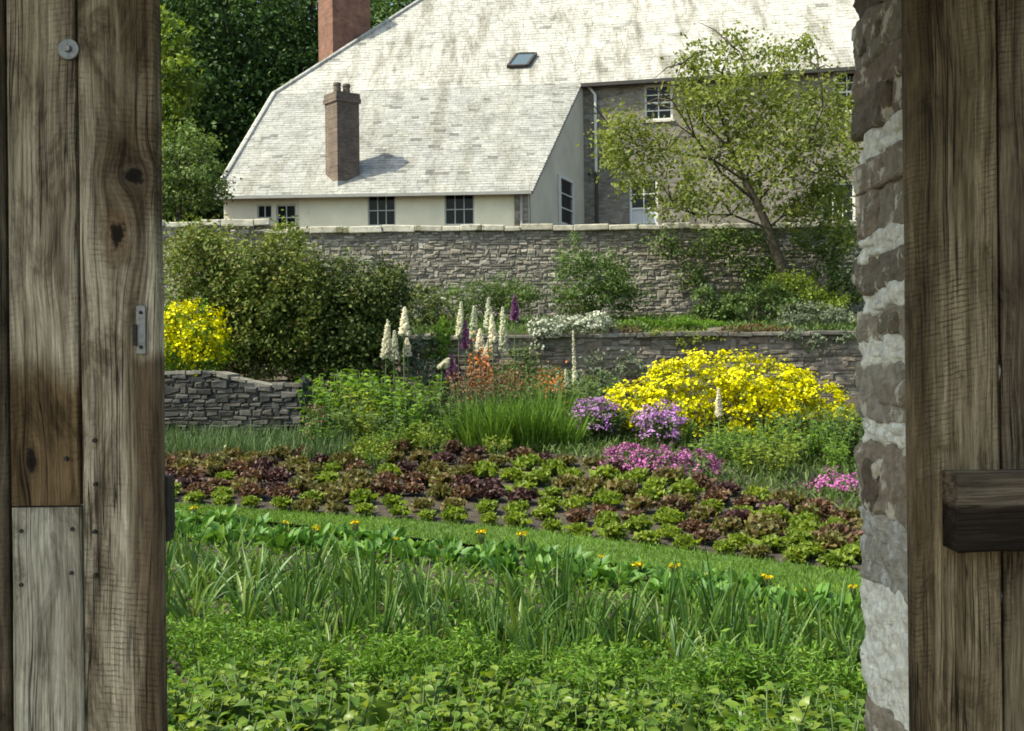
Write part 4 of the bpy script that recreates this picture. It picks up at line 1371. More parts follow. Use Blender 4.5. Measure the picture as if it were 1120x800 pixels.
random.seed(11)
WS = [(422, 350, 392, 0, "tall cream flower spike at the far left of the white group"), (431, 362, 394, 0, "cream flower spike just right of the leftmost white spike"),
      (442, 336, 366, 0, "slim tall cream spike between the leftmost pair and the main group"), (446, 370, 389, 0, "short cream spike below the slim tall left one"),
      (484, 392, 402, 6, "cream flower spike leaning over to the right"), (502, 330, 370, 0, "stout tall cream spike at the left of the main group"),
      (518, 335, 370, 0, "tall narrow cream spike second in the main group"), (534, 326, 360, 0, "tallest cream spike in the middle of the main group"),
      (539, 345, 374, 0, "cream spike close beside the tallest one"), (550, 336, 384, 0, "broad tapering cream spike at the right of the main group"),
      (515, 368, 390, 0, "short cream spike low in the main group above purple flowers"), (525, 360, 384, 0, "short cream spike in the middle of the lower main group"),
      (534, 368, 390, 0, "short cream spike low at the right of the main group"), (609, 408, 430, 0, "small white spike below the trailing white flowers"),
      (620, 404, 426, 0, "small white spike next to a tall thin one"), (629, 362, 432, 0, "tall thin white spike below the trailing white flowers")]
for (px, yt, yb, ln, lab) in WS:
    spike_plant(px, yt, yb, (random.uniform(18.6, 19.0) if px < 450 else random.uniform(19.4, 20.3)), M_WHT, lab, "white flower spikes", width=0.045 if px in (629, 609, 620) else random.uniform(0.1, 0.145), lean_px=ln or random.uniform(-2.5, 2.5))
spike_plant(786, 425, 455, 16.95, M_WHT, "single pale flower spike standing before the yellow mound", "white flower spikes", 0.06)
PS = [(509, 350, 382, "dark purple flower spike between the tall cream spikes"), (493, 388, 414, "purple flower spike left of the orange flowers"), (500, 390, 416, "purple flower spike touching the orange flowers' left side"),
      (531, 390, 416, "purple flower spike right of the orange flowers"), (523, 386, 410, "short purple spike above the orange flowers"), (563, 322, 350, "high purple flower spike right of the cream group")]
for (px, yt, yb, lab) in PS:
    spike_plant(px, yt, yb, random.uniform(19.4, 20.2), M_PUR, lab, "purple flower spikes", 0.11)

gP = "leafy green perennials in the flower border"
pr = [leafy_clump("border_perennial", "", gP, 0.75, 0.3, 22, 12, 0.15, 0.062, M_FRESH), leafy_clump("border_perennial", "", gP, 0.6, 0.3, 20, 12, 0.13, 0.055, M_LIME),
      leafy_clump("border_perennial", "", gP, 0.7, 0.3, 20, 12, 0.15, 0.055, M_MID), leafy_clump("border_perennial", "", gP, 0.5, 0.3, 24, 11, 0.11, 0.038, M_FRESH)]
pl = Placer(pr); cP = {}
def gp(px, d):
    b = P(px, 400, d); b.z = hz(b.y); return b
for (px, d, k, s) in sorted([(345, 17.7, 0, 1.0), (362, 18.4, 0, 1.15), (385, 18.0, 1, 1.2), (405, 18.8, 0, 1.15), (425, 18.2, 0, 1.1), (372, 17.2, 2, .9), (398, 17.2, 1, .8), (420, 17.0, 2, .8), (445, 17.4, 0, .95), (440, 19.0, 2, 1.1), (462, 18.2, 2, .9),
                      (352, 16.7, 3, .8), (455, 16.6, 1, .7), (478, 17.0, 3, .9), (495, 17.6, 2, .9), (480, 19.2, 2, .9), (345, 19.0, 0, 1.0), (388, 19.4, 0, 1.1), (470, 19.8, 0, .9), (430, 16.5, 3, .7), (405, 16.3, 3, .6)]):
    lab = ("bright leafy perennial beside the end of the dry-stone wall" if px < 380 else "leafy green perennial below the leftmost white spikes" if px < 450 else "leafy green perennial left of the orange flowers")
    cP[lab] = cP.get(lab, 0) + 1
    pl.put(k, gp(px, d), random.uniform(0, 6), s * 1.0, lab + ", %s from the left" % nth(cP[lab]))
for i, (px, d, k, s) in enumerate(sorted([(790, 16.0, 3, .9), (812, 15.4, 3, .9), (835, 16.0, 3, 1.0), (858, 15.2, 1, .75), (880, 15.6, 3, 1.05), (905, 15.4, 3, 1.0), (930, 15.6, 2, 1.0), (850, 14.6, 1, .7), (822, 14.8, 1, .7), (920, 14.9, 3, .8), (895, 16.4, 2, .9), (945, 16.2, 2, 1.0),
                      (780, 15.3, 3, .8), (868, 16.6, 2, .8)])):
    pl.put(k, gp(px, d), random.uniform(0, 6), s, "soft green leafy clump before the yellow mound, %s from the left" % nth(i + 1))
for i, (px, d, k, s) in enumerate(sorted([(560, 19.4, 2, 1.0), (590, 19.0, 2, 1.0), (615, 19.5, 2, 1.0), (640, 19.2, 2, .9), (575, 20.3, 2, 1.0), (650, 18.2, 2, .8), (690, 17.3, 2, .7), (665, 17.1, 2, .8), (720, 16.9, 2, .6), (640, 17.3, 2, .8), (745, 16.8, 3, .7), (655, 20.2, 2, 1.0), (608, 20.6, 2, 1.1)])):
    pl.put(k, gp(px, d), random.uniform(0, 6), s, "dull green plant between orange and lilac flowers, %s from the left" % nth(i + 1))
pl.done()
gB = "grassy green clumps in the flower border"
pr = [tuft("grassy_clump", "", "plant", gB, 130, 0.95, 0.022, M_BLADE, 0.22, 0.4, 0.25), tuft("grassy_clump", "", "plant", gB, 110, 0.85, 0.02, M_BLADE, 0.2, 0.5, 0.3)]
pl = Placer(pr)
for i, (px, d, s) in enumerate(sorted([(520, 16.9, .95), (540, 16.7, 1.0), (560, 16.8, 1.05), (580, 16.7, 1.0), (600, 16.8, 1.0), (618, 16.8, .95), (548, 17.6, 1.05), (575, 17.7, 1.1), (600, 17.7, 1.05), (528, 17.8, 1.0), (630, 17.4, .9)])):
    pl.put(i, gp(px, d), random.uniform(0, 6), s, "grassy leaf clump below the orange flowers, %s from the left" % nth(i + 1))
pl.done()
def orange(px, d, lab, fm, k, hh, rr, sz, name="orange_flower"):
    o = tuft(name, lab, "flower", None, 60, hh * 0.85, 0.02, M_BLADE, 0.18, 0.35, 0.25, flowers=(fm, k, sz, hh, rr, hh * 0.16))
    o.location = gp(px, d)
orange(526, 18.2, "vivid orange flower cluster below the cream spikes", M_ORA, 190, 1.02, 0.2, 0.055)
orange(512, 17.9, "rusty red flower cluster left of the grassy clump", M_RUST, 300, 0.8, 0.34, 0.042, "rust_flower")
orange(545, 17.9, "rusty red flower cluster above the grassy clump", M_RUST, 320, 0.8, 0.36, 0.042, "rust_flower")
orange(603, 18.2, "small orange flower cluster right of the grassy clump", M_ORA, 110, 0.78, 0.24, 0.05)
orange(570, 18.3, "faded orange flowers between the two orange clusters", M_RUST, 160, 0.76, 0.3, 0.042, "rust_flower")
for (px, yy, d, rx, rz, mat, lab) in [(652, 450, 17.2, 22, 12, M_LIL, "lilac flower clump left of the yellow mound"), (720, 456, 16.6, 22, 13, M_LIL, "lilac flower clump touching the yellow mound"),
                                  (692, 507, 15.1, 28, 18, M_MAG, "magenta flower drift behind the lettuces, left half"), (725, 504, 15.0, 28, 20, M_MAG, "magenta flower drift behind the lettuces, tallest part"),
                                  (758, 513, 14.8, 26, 18, M_MAG, "dusky magenta flowers at the right end of the drift"), (917, 538, 13.6, 26, 19, M_MAG, "magenta flower mound by the stone jamb"),
                                  (345, 458, 17.0, 12, 14, M_PINK, "small dusty pink clump by the dry-stone wall end"), (665, 452, 17.4, 16, 9, M_PINK, "pale pink blooms behind the left lilac clump"),
                                  (905, 468, 16.6, 22, 10, M_PINK, "sparse pale pink blooms below the yellow mound")]:
    b = gp(px, d); 
    shrub("flower_mound", lab, "flower", px, d, [(px, yy, rx, rz), (px - rx * .4, yy + rz * .5, rx * .8, rz * .8), (px + rx * .4, yy + rz * .5, rx * .8, rz * .8), (px, yy + rz * 1.5, rx * .9, rz)], 0.32, 900, 0.06, 0.025, M_MID,
          flowers=(mat, 2900 if mat is not M_PINK else 260, 0.034, 0.028, (0.8, 1.08), (-0.6 if mat is M_MAG else 0.0)), clumps=22, spread=0.22, stem=M_STEM, nst=8)
# lime-headed flowers at the front of the border
gE = "pale green flower heads at the border's front"
pr = [leafy_clump("lime_flower", "", gE, 0.32, 0.2, 14, 5, 0.09, 0.03, M_FRESH, flowers=(M_LIME, 10, 0.05))]
pl = Placer(pr)
for (px, d, s) in [(400, 15.6, 1.0), (412, 15.2, .9), (470, 16.2, .9), (540, 15.9, .8)]:
    pl.put(0, gp(px, d), random.uniform(0, 6), s, "pale lime flower plant at the border's front edge, %s from the left" % nth([400, 412, 470, 540].index(px) + 1))
# bright shrub-like plant by the cream spikes
shrub("bright_bush", "small bright green bush between two groups of cream spikes", "shrub", 487, 20.8, [(487, 368, 13, 18), (480, 385, 16, 18)], 0.3, 900, 0.08, 0.04, M_FRESH, clumps=16, z=1.2)
shrub("grey_bush", "bluish grey leafy plant below the bright green bush", "shrub", 462, 20.6, [(462, 385, 22, 20), (470, 405, 26, 20)], 0.35, 1400, 0.09, 0.035, M_GREY, clumps=20, z=1.2)
shrub("creeper", "grey-green creeper growing at the foot of the terrace wall", "climbing plant", 655, 21.5, [(650, 408, 30, 18), (690, 400, 20, 12), (640, 425, 40, 14)], 0.3, 1800, 0.08, 0.04, M_GREY, clumps=22, z=1.3)


# ------------------------------------------------------------------ turf strip and grasses
def edge_line(pts):
    X = [p[0] for p in pts]; Y = [p[1] for p in pts]
    return lambda x: float(np.interp(x, X, Y))
lawn_near = edge_line([(40, 546), (180, 561), (560, 604), (935, 660), (1100, 690)])
lawn_far = edge_line([(40, 544), (180, 554), (560, 581), (935, 630), (1100, 656)])
bed_back = edge_line([(40, 500), (180, 500), (330, 496), (450, 488), (560, 494), (640, 506), (780, 532), (935, 566), (1100, 600)])
xs = np.linspace(150, 990, 60)
v, f = [], []
for i, x in enumerate(xs):
    a = G(x, lawn_near(x)); b = G(x, lawn_far(x))
    for t in (0, 0.33, 0.66, 1):
        p = a.lerp(b, t); v.append((p.x, p.y, hz(p.y) + 0.03))
for i in range(len(xs) - 1):
    for k in range(3):
        q = i * 4 + k
        f.append((q, q + 4, q + 5, q + 1))
mb = MB(); mb.add(v, f)
link("lawn_strip", mb.mesh("lawn_strip", M_TURF, True), kind="structure")


def scatter_blades(name, n, inside, L, W, mat, lean=0.5, droop=0.3, seg=2, zoff=0.02, prof=P_STRAP, label=None):
    """uncountable short blades rooted on the slope"""
    pts = []
    while len(pts) < n:
        q = inside()
        if q is not None: pts.append(q)
    b = np.array([(p.x, p.y, p.z + zoff) for p in pts])
    a = rng.uniform(0, 6.283, n); ln = lean * rng.uniform(.1, 1.2, n)
    d = np.stack([np.cos(a) * ln, np.sin(a) * ln, np.ones(n)], 1)
    V, Fq = blades(b, d, L * rng.uniform(.5, 1.2, n), W * rng.uniform(.7, 1.2, n), seg, droop, prof, 0.2)
    o = link(name, mesh(name, V, Fq, mat=mat, smooth=True), kind="stuff")
    if label: o["label"] = label
    return o


def in_lawn():
    x = random.uniform(150, 980); t = random.random() * 1.06 - 0.03
    y = lawn_near(x) + (lawn_far(x) - lawn_near(x)) * t
    return G(x, y, 8.0)
scatter_blades("lawn_grass", 16000, in_lawn, 0.075, 0.009, M_GRASS, lean=0.7, label="short mown yellow-green grass strip between the beds")
def in_wallgrass():
    x = random.uniform(150, 385); 
    return G(x, random.uniform(478, 503) + (6 if x > 330 else 0), 12.0)
scatter_blades("tall_grass", 2600, in_wallgrass, 0.42, 0.014, M_BGRASS, lean=0.35, seg=3, label="soft bluish grass in front of the dry-stone wall")
def in_border():
    x = random.uniform(330, 960)
    return G(x, random.uniform(455, bed_back(x)), 11.0)
scatter_blades("border_undergrowth", 9000, in_border, 0.22, 0.022, M_MID, lean=0.9, seg=3, prof=P_OVAL, label="mixed low greenery under the border flowers")
def in_terrace():
    x = random.uniform(-9, 9); y = random.uniform(22.2, 26.6)
    return Vector((x, y, hz(y)))
scatter_blades("terrace_undergrowth", 14000, in_terrace, 0.26, 0.03, M_MID, lean=0.9, seg=3, prof=P_OVAL, label="low greenery along the foot of the garden wall")

def in_rough():
    while True:
        x = random.uniform(-13, 13); y = random.uniform(4.2, 21.5)
        u = F * x / y + CX
        if u < 165 or u > 965: return Vector((x, y, hz(y)))
scatter_blades("rough_grass", 22000, in_rough, 0.26, 0.016, M_GRASS, lean=0.7, seg=2, label="rough grass around the garden beds")

# ------------------------------------------------------------------ lettuces
def lettuce(label, group, mat, r, hh, n, ruff):
    root = thing("lettuce", label, "lettuce", (0, 0, 0), 0, group)
    a = np.arange(n) * 2.399 + rng.normal(size=n) * 0.25
    t = np.linspace(1, 0.05, n)
    el = 0.25 + (1 - t) * 1.15
    d = np.stack([np.cos(a) * np.cos(el), np.sin(a) * np.cos(el), np.sin(el)], 1)
    L = r * (0.55 + 0.45 * t) * rng.uniform(.75, 1.15, n)
    V, Fq = blades(np.zeros((n, 3)) + [0, 0, 0.01], d, L, L * 0.55, 6, 0.05, P_FAN, 0.15, upv=np.tile([0, 0, 1.0], (n, 1)) + rng.normal(size=(n, 3)) * .25, ruffle=ruff)
    # frilled leaf margins: many small crimped lobes near the leaf tips
    k = 9
    j = np.repeat(np.arange(n), k)
    c = d[j] * (L[j] * rng.uniform(.65, 1.02, n * k))[:, None] + rng.normal(size=(n * k, 3)) * r * 0.11
    c[:, 2] = np.maximum(c[:, 2], 0.01)
    V2, F2 = diamonds(c, rand_unit(n * k), rand_unit(n * k) + [0, 0, 0.6], r * rng.uniform(.2, .4, n * k), r * rng.uniform(.12, .26, n * k))
    V, Fq = join([(V, Fq), (V2, F2)])
    link("leaves", mesh("leaves", V, Fq, mat=mat, smooth=True), root)
    return root


random.seed(31)
gl_ = "lettuces in the mixed lettuce bed"
kinds = {"red": [lettuce("", gl_, M_LRED, 0.2, .2, 44, 0.16) for _ in range(2)], "pur": [lettuce("", gl_, M_LPUR, 0.2, .2, 44, 0.16) for _ in range(2)],
         "grn": [lettuce("", gl_, M_LGRN, 0.2, .2, 44, 0.16) for _ in range(2)], "brz": [lettuce("", gl_, M_LBRZ, 0.21, .2, 44, 0.16) for _ in range(2)]}
PLC = {k: Placer(v) for k, v in kinds.items()}
rows = 7
nlet = 0
greens = [(600, 522, 55, 13), (590, 540, 50, 9), (700, 540, 50, 16), (500, 520, 45, 9), (245, 522, 14, 8), (420, 510, 18, 10), (860, 545, 25, 10), (360, 525, 16, 7), (905, 585, 30, 8), (640, 555, 30, 8)]
for r_ in range(rows):
    t = r_ / (rows - 1)
    # step along the row in metres
    x = 178 + (r_ % 2) * 8; nrow = 0
    while x < 955:
        yb, yf = bed_back(x) + 6, lawn_far(x) - 6
        y = yb + (yf - yb) * t
        jx, jy = random.uniform(-4, 4), random.uniform(-2, 2)
        p = G(x + jx, y + jy, 8.0)
        sc = F / p.y
        if r_ == rows - 1: k = "grn" if random.random() < .82 else "brz"; s = random.uniform(.62, .9)
        elif r_ == rows - 2: k = random.choice(["grn", "brz", "grn", "red"]); s = random.uniform(.75, 1.0)
        else:
            k = random.choice(["red", "red", "pur", "brz", "pur", "brz", "red"] if x < 520 else ["red", "brz", "pur", "brz", "red", "grn"]); s = random.uniform(.85, 1.15)
            for (gx, gy, gw, gh) in greens:
                if abs(x - gx) < gw and abs(y - gy) < gh: k = random.choice(["grn", "grn", "brz"])
        rown = "back row by the flowers" if r_ == 0 else "front row along the grass" if r_ == rows - 1 else nth(rows - r_) + " row from the grass"
        nrow += 1
        lab = {"red": "brown-red frilly lettuce", "pur": "dark purple lettuce", "grn": "pale green lettuce", "brz": "bronze-green lettuce"}[k] + ", %s from the left in the %s" % (nth(nrow), rown)
        s *= 0.9
        PLC[k].put(random.randrange(2), p, random.uniform(0, 6), (s, s, s * random.uniform(.9, 1.3)), lab)
        nlet += 1
        x += 0.32 * sc * random.uniform(.92, 1.1)
for q in PLC.values(): q.done()

# ------------------------------------------------------------------ vegetable bed
def row_y(base):
    """rows run with the grass strip, flattening towards the camera"""
    return base
gS = "spinach plants along the grass strip"; gL = "leek plants in the vegetable bed"; gC = "feathery carrot tops in the vegetable bed"; gN = "leafy bean plants nearest the gate"
spin = [tuft("spinach_plant", "", "vegetable plant", gS, 30, 0.28, 0.085, M_SPIN, 0.09, 0.8, 0.35, 5, prof=P_SPOON) for _ in range(3)]
leek = [tuft("leek_plant", "", "vegetable plant", gL, 22, 0.57, 0.026, M_LEEK, 0.04, 0.6, 0.5, 6) for _ in range(3)] + [tuft("leek_plant", "", "vegetable plant", gL, 30, 0.6, 0.015, M_LEEK, 0.06, 0.4, 0.3, 5) for _ in range(2)]


def carrot():
    root = thing("carrot_plant", "", "vegetable plant", (0, 0, 0), 0, gC)
    mb = MB(); c, d = [], []
    for i in range(15):
        a = random.uniform(0, 6.283); ln = random.uniform(.2, .9); h = random.uniform(.22, .36)
        tip = Vector((math.cos(a) * ln * h, math.sin(a) * ln * h, h * 1.0 - ln * .06))
        md = tip * 0.55 + Vector((0, 0, 0.06))
        mb.tube([(0, 0, -.01), md, tip], [0.004, 0.003, 0.001], 4)
        for k in range(34):
            t = random.uniform(.3, 1.05)
            p = (md * (t / .55) if t < .55 else md.lerp(tip, (t - .55) / .45)) + Vector((random.gauss(0, .028), random.gauss(0, .028), random.gauss(0, .02)))
            c.append(p); d.append((random.gauss(0, 1), random.gauss(0, 1), random.gauss(.3, .5)))
    n = len(c)
    V, Fq = diamonds(np.array([tuple(p) for p in c]), np.array(d), rand_unit(n) + [0, 0, .5], rng.uniform(.03, .06, n), rng.uniform(.008, .018, n))
    link("leaves", mesh("leaves", V, Fq, mat=M_CARROT), root)
    link("stems", mb.mesh("stems", M_STEM, True), root)
    return root


def bean():
    root = leafy_clump("bean_plant", "", gN, 0.3, 0.16, 15, 10, 0.08, 0.05, M_BEAN, lean=0.6)
    root["category"] = "vegetable plant"
    return root


carr = [carrot() for _ in range(3)]
beans = [bean() for _ in range(4)]
pS, pL, pC, pN = Placer(spin), Placer(leek), Placer(carr), Placer(beans)
random.seed(77)
cnt = dict(S=0, L=0, C=0, N=0)
def fill_row(pl, key, y_at, step, s0, s1, lab, jx=5, jy=4, x0=176, x1=955, skip=0.0):
    x = x0 + random.uniform(0, 8); nn_ = 0
    while x < x1:
        y = y_at(x) + random.uniform(-jy, jy)
        p = G(x + random.uniform(-jx, jx), y, 3.8)
        if random.random() > skip:
            s = random.uniform(s0, s1)
            nn_ += 1
            pl.put(random.randrange(len(pl.p)), p, random.uniform(0, 6), s, lab % nth(nn_), (random.uniform(-.12, .12), random.uniform(-.12, .12)))
            cnt[key] += 1
        x += step * F / p.y * random.uniform(.85, 1.2)
L1 = lambda x: lawn_near(x) + 9
L2 = lambda x: lawn_near(x) + 24
fill_row(pS, 'S', L1, 0.26, .7, 1.0, "glossy spinach plant, %s from the left in the row beside the grass strip")
fill_row(pS, 'S', L2, 0.30, .85, 1.15, "glossy spinach plant, %s from the left in the second row from the grass")
rowfn = lambda a, b: (lambda x: a + (b - a) * (x - 180) / 755)
fill_row(pL, 'L', rowfn(624, 714), 0.2, .85, 1.3, "strappy leek, %s from the left in the leek row next to the spinach", skip=.08)
fill_row(pL, 'L', rowfn(648, 732), 0.2, .85, 1.35, "strappy leek, %s from the left in the middle leek row", skip=.12)
fill_row(pL, 'L', rowfn(676, 752), 0.19, .85, 1.35, "strappy leek, %s from the left in the leek row beside the carrots", skip=.12)
fill_row(pL, 'L', rowfn(704, 768), 0.26, .8, 1.15, "strappy leek, %s from the left among the first carrot row", jy=8, skip=.2)
fill_row(pC, 'C', rowfn(738, 788), 0.2, .8, 1.25, "feathery carrot plant, %s from the left in the row next to the leeks", skip=.05)
fill_row(pC, 'C', rowfn(800, 840), 0.5, .7, 1.1, "feathery carrot plant, %s from the left seeded among the beans", jy=14, skip=.2)
fill_row(pC, 'C', rowfn(850, 880), 0.5, .7, 1.1, "feathery carrot plant, %s from the left seeded in the nearest rows", jy=14, skip=.2)
fill_row(pC, 'C', rowfn(757, 803), 0.22, .7, 1.2, "feathery carrot plant, %s from the left in the nearer carrot row", skip=.1)
fill_row(pN, 'N', rowfn(783, 822), 0.2, .8, 1.15, "leafy bean plant, %s from the left in the bean row beside the carrots", skip=.08)
fill_row(pN, 'N', rowfn(812, 850), 0.19, .8, 1.25, "leafy bean plant, %s from the left in the middle bean row", skip=.12)
fill_row(pN, 'N', rowfn(845, 885), 0.19, .8, 1.2, "leafy bean plant, %s from the left in the bean row nearest the gateway", skip=.2)
M_CAB = leafmat('cabbage_leaf', [(0.17, 0.28, 0.07), (0.24, 0.36, 0.1), (0.32, 0.43, 0.15)], 0.35, rough=0.5)
kale = [tuft("cabbage_plant", "", "vegetable plant", "pale cabbage plants among the beans", 22, 0.27, 0.1, M_CAB, 0.05, 1.15, 0.35, 5, prof=P_SPOON) for _ in range(2)]
pK = Placer(kale)
KP = [(258, 806), (285, 800), (312, 812), (436, 806), (462, 815), (540, 812), (600, 806), (345, 835), (230, 835), (500, 840), (715, 822), (768, 838), (860, 845), (395, 822)]
for i, (px, py) in enumerate(KP):
    pK.put(i, G(px, py, 3.8), random.uniform(0, 6), random.uniform(1.15, 1.45), "pale broad-leaved cabbage plant, %s from the left among the beans" % nth(1 + sum(q[0] < px for q in KP)))
for q in (pS, pL, pC, pN, pK): q.done()
print("counts", nlet, cnt)
# marigolds along the strip
gM = "yellow marigolds along the grass strip"
mar = tuft("marigold", "yellow marigold in bloom on the near edge of the grass strip", "flower", gM, 16, 0.16, 0.03, M_FRESH, 0.05, 0.7, 0.3, 3, flowers=(M_MAR, 26, 0.045, 0.2, 0.07, 0.012), prof=P_OVAL)
pM = Placer([mar])
for i, (px, py) in enumerate(sorted([(316, 577), (352, 580), (384, 582), (437, 588), (525, 592), (575, 597), (655, 610), (735, 629), (776, 634), (833, 640), (882, 646), (934, 648), (214, 564), (248, 568), (700, 622), (610, 606)])):
    pM.put(0, G(px + random.uniform(-8, 8), py + random.uniform(4, 16), 8), random.uniform(0, 6), random.uniform(.35, .75), "yellow marigold, %s from the left along the grass strip" % nth(i + 1))
def in_veg():
    x = random.uniform(150, 980)
    return G(x, random.uniform(lawn_near(x) + 4, 860), 4.5)
scatter_blades("weeds", 20000, in_veg, 0.12, 0.028, M_WEED, lean=1.1, seg=2, prof=P_OVAL, label="low weeds and seedlings covering the vegetable bed")

# ------------------------------------------------------------------ gateway: wall, jamb stones, doors
random.seed(3)
M_JSTONE = stonemat("jamb_stone", [(0.14, 0.11, 0.08), (0.23, 0.195, 0.145), (0.33, 0.285, 0.215), (0.23, 0.17, 0.12), (0.36, 0.325, 0.26)], lichen=(0.62, 0.57, 0.46), lich=0.56, scale=10)
M_MORTAR = plainmat("lime_mortar", (0.80, 0.75, 0.65), 0.95, 0.34, 34, spec=0.15, bmp=0.8)
GWX = 1.04
GW = thing("gateway_wall", "rubble stone gateway wall with white lime mortar around the opening", "wall", (GWX, 3.3, 0))


def rock(c, sx, sy, sz, seed, rough=0.18, n=9, pw=5.0):
    """lumpy weathered block"""
    V, Fq = [], []
    for ax in range(3):
        for sgn in (-1, 1):
            b = len(V)
            for i in range(n + 1):
                for j in range(n + 1):
                    q = [0, 0, 0]; q[ax] = sgn; q[(ax + 1) % 3] = 2 * i / n - 1; q[(ax + 2) % 3] = 2 * j / n - 1
                    p = np.array(q, float)
                    p = p / (np.sum(np.abs(p) ** pw) ** (1 / pw))
                    w = Vector((p[0] * sx, p[1] * sy, p[2] * sz))
                    sd = Vector((seed * 7.1, seed * 3.3, seed))
                    chip = mnoise.voronoi(w * 13 + sd)[0][0]
                    k = 1 + 0.95 * rough * (0.75 * mnoise.fractal(w * 9 + sd, 1.0, 2.0, 5) + 0.9 * (chip - 0.4)) + 0.035 * mnoise.noise(w * 70 + sd) + 0.02 * mnoise.noise(w * 160 + sd)
                    V.append((c[0] + w.x * k, c[1] + w.y * k, c[2] + w.z * k))
            for i in range(n):
                for j in range(n):
                    a = b + i * (n + 1) + j
                    fq = (a, a + n + 1, a + n + 2, a + 1)
                    Fq.append(fq if sgn > 0 else fq[::-1])
    return np.array(V), np.array(Fq)


def weld(o):
    m = o.modifiers.new("weld", 'WELD'); m.merge_threshold = 0.0005
    return o


zpx = lambda py: CAMZ + (400 - py) * 3.3 / F
courses = [(-140, -60, 's'), (-60, 8, 's'), (5, 62, 's'), (60, 98, 's'), (96, 140, 's2'), (140, 174, 'm'), (170, 204, 's'), (203, 262, 's2'), (260, 281, 'm'), (280, 322, 's'), (321, 341, 'm'), (340, 379, 's'), (378, 402, 'm'),
           (400, 466, 's'), (465, 491, 'm'), (490, 572, 's'), (571, 602, 'g'), (600, 652, 'g'), (648, 700, 'm'), (696, 745, 'm2'), (742, 786, 'm'), (785, 850, 's'), (850, 910, 's2'), (910, 980, 's'), (980, 1050, 's'), (1050, 1130, 's')]
SV, MV, GVv = [], [], []
for i, (y0, y1, t) in enumerate(courses):
    za, zb = zpx(y1), zpx(y0); zc = (za + zb) / 2; hh = (zb - za) / 2 + 0.002
    jx = random.uniform(0.004, .016)
    if t in ('s', 'g'):
        L_ = SV if t == 's' else GVv
        L_.append(rock((0.085 + jx, random.uniform(-.02, .02), zc), 0.1, random.uniform(.26, .3), hh, i, 0.16, n=18, pw=10))
        if random.random() < .6:
            L_.append(rock((0.06 + jx, random.uniform(-.15, .15), zc + random.uniform(-.3, .3) * hh), 0.085, random.uniform(.07, .13), hh * random.uniform(.4, .7), i + 90, 0.25, n=12, pw=6))
    elif t == 's2':
        sp = random.uniform(-.06, .08)
        SV.append(rock((0.08 + jx, (-0.27 + sp) / 2, zc), 0.09, (sp + 0.27) / 2 - .002, hh, i, 0.18, n=15, pw=8)); SV.append(rock((0.09, (0.27 + sp) / 2, zc + .004), 0.1, (0.27 - sp) / 2, hh * .97, i + 50, 0.18, n=15, pw=8))
    else:
        MV.append(rock((0.098, 0, zc), 0.095, 0.28, hh + 0.016, i, 0.26, n=22, pw=7))
        for k in range(5):
            MV.append(rock((0.03 + random.uniform(-.012, .016), random.uniform(-.22, .22), zc + random.uniform(-.7, .7) * hh), 0.03, random.uniform(.04, .1), hh * random.uniform(.3, .6), i * 9 + k, 0.5, n=8, pw=3))
for i in range(70):
    zc = random.uniform(0.2, 3.1)
    MV.append(rock((0.012 + random.uniform(0, .022), random.uniform(-.24, .24), zc), 0.014, random.uniform(.02, .07), random.uniform(.012, .035), i + 300, 0.6, n=7, pw=2.6))
for nm_, lst, mt in (("jamb_stonework", SV, M_JSTONE), ("grey_stonework", GVv, stonemat("grey_jamb_stone", [(0.36, 0.335, 0.28), (0.44, 0.41, 0.35), (0.5, 0.47, 0.41)], lichen=(0.55, 0.55, 0.53), lich=0.55, scale=10)), ("mortar", MV, M_MORTAR)):
    V, Fq = join(lst)
    weld(link(nm_, mesh(nm_, V, Fq, mat=mt, smooth=False), GW))
mb = MB(); mb.box((0.1 + 2.0, 0, 1.6), 4.0, 0.5, 3.6); mb.box((-GWX - 1.17 - 2.0, 0, 1.6), 4.0, 0.52, 3.6); mb.box((-1.1, 0.0, 3.75), 2.3, 0.5, 0.6)
link("core", mb.mesh("core", M_MORTAR), GW)
for (o_, u_, n_, w_) in (((4.0, 0.27, 0), (-1, 0, 0), (0, 1, 0), 3.95), ((-GWX - 1.2, 0.27, 0), (-1, 0, 0), (0, 1, 0), 3.9), ((0.06, -0.26, 0), (1, 0, 0), (0, -1, 0), 3.95), ((-GWX - 5.1, -0.27, 0), (1, 0, 0), (0, -1, 0), 3.9)):
    V, Fq = stones(o_, u_, (0, 0, 1), n_, w_, 3.4, (0.15, 0.5), (0.09, 0.2), gap=0.02)
    link("stonework", mesh("stonework", V, Fq, mat=M_JSTONE), GW)
pr_ = MB(); pr_.box((-1.7, -0.98, 3.66), 6.2, 1.36, 0.06, ay=(0, 0.97, 0.24), az=(0, -0.24, 0.97))  # unseen canopy added to keep direct sun off the doors and jamb
for k in range(8): pr_.box((-4.5 + k * 0.8, -0.98, 3.58), 0.07, 1.3, 0.1, ay=(0, 0.97, 0.24), az=(0, -0.24, 0.97))
link("added_shade_roof", pr_.mesh("added_shade_roof", M_WOODST), GW)
o = link("lintel", MB().box((-1.1, 0.0, 3.36), 2.7, 0.56, 0.22).mesh("lintel", woodmat("lintel_oak", (0.2, 0.17, 0.13), (0.13, 0.1, 0.075), (0.05, 0.035, 0.025), 9)), GW); bevel(o, 0.012)

lt, md_, dk_ = (0.72, 0.63, 0.48), (0.46, 0.385, 0.275), (0.13, 0.10, 0.068)
ZT, ZB = 3.1, 0.08


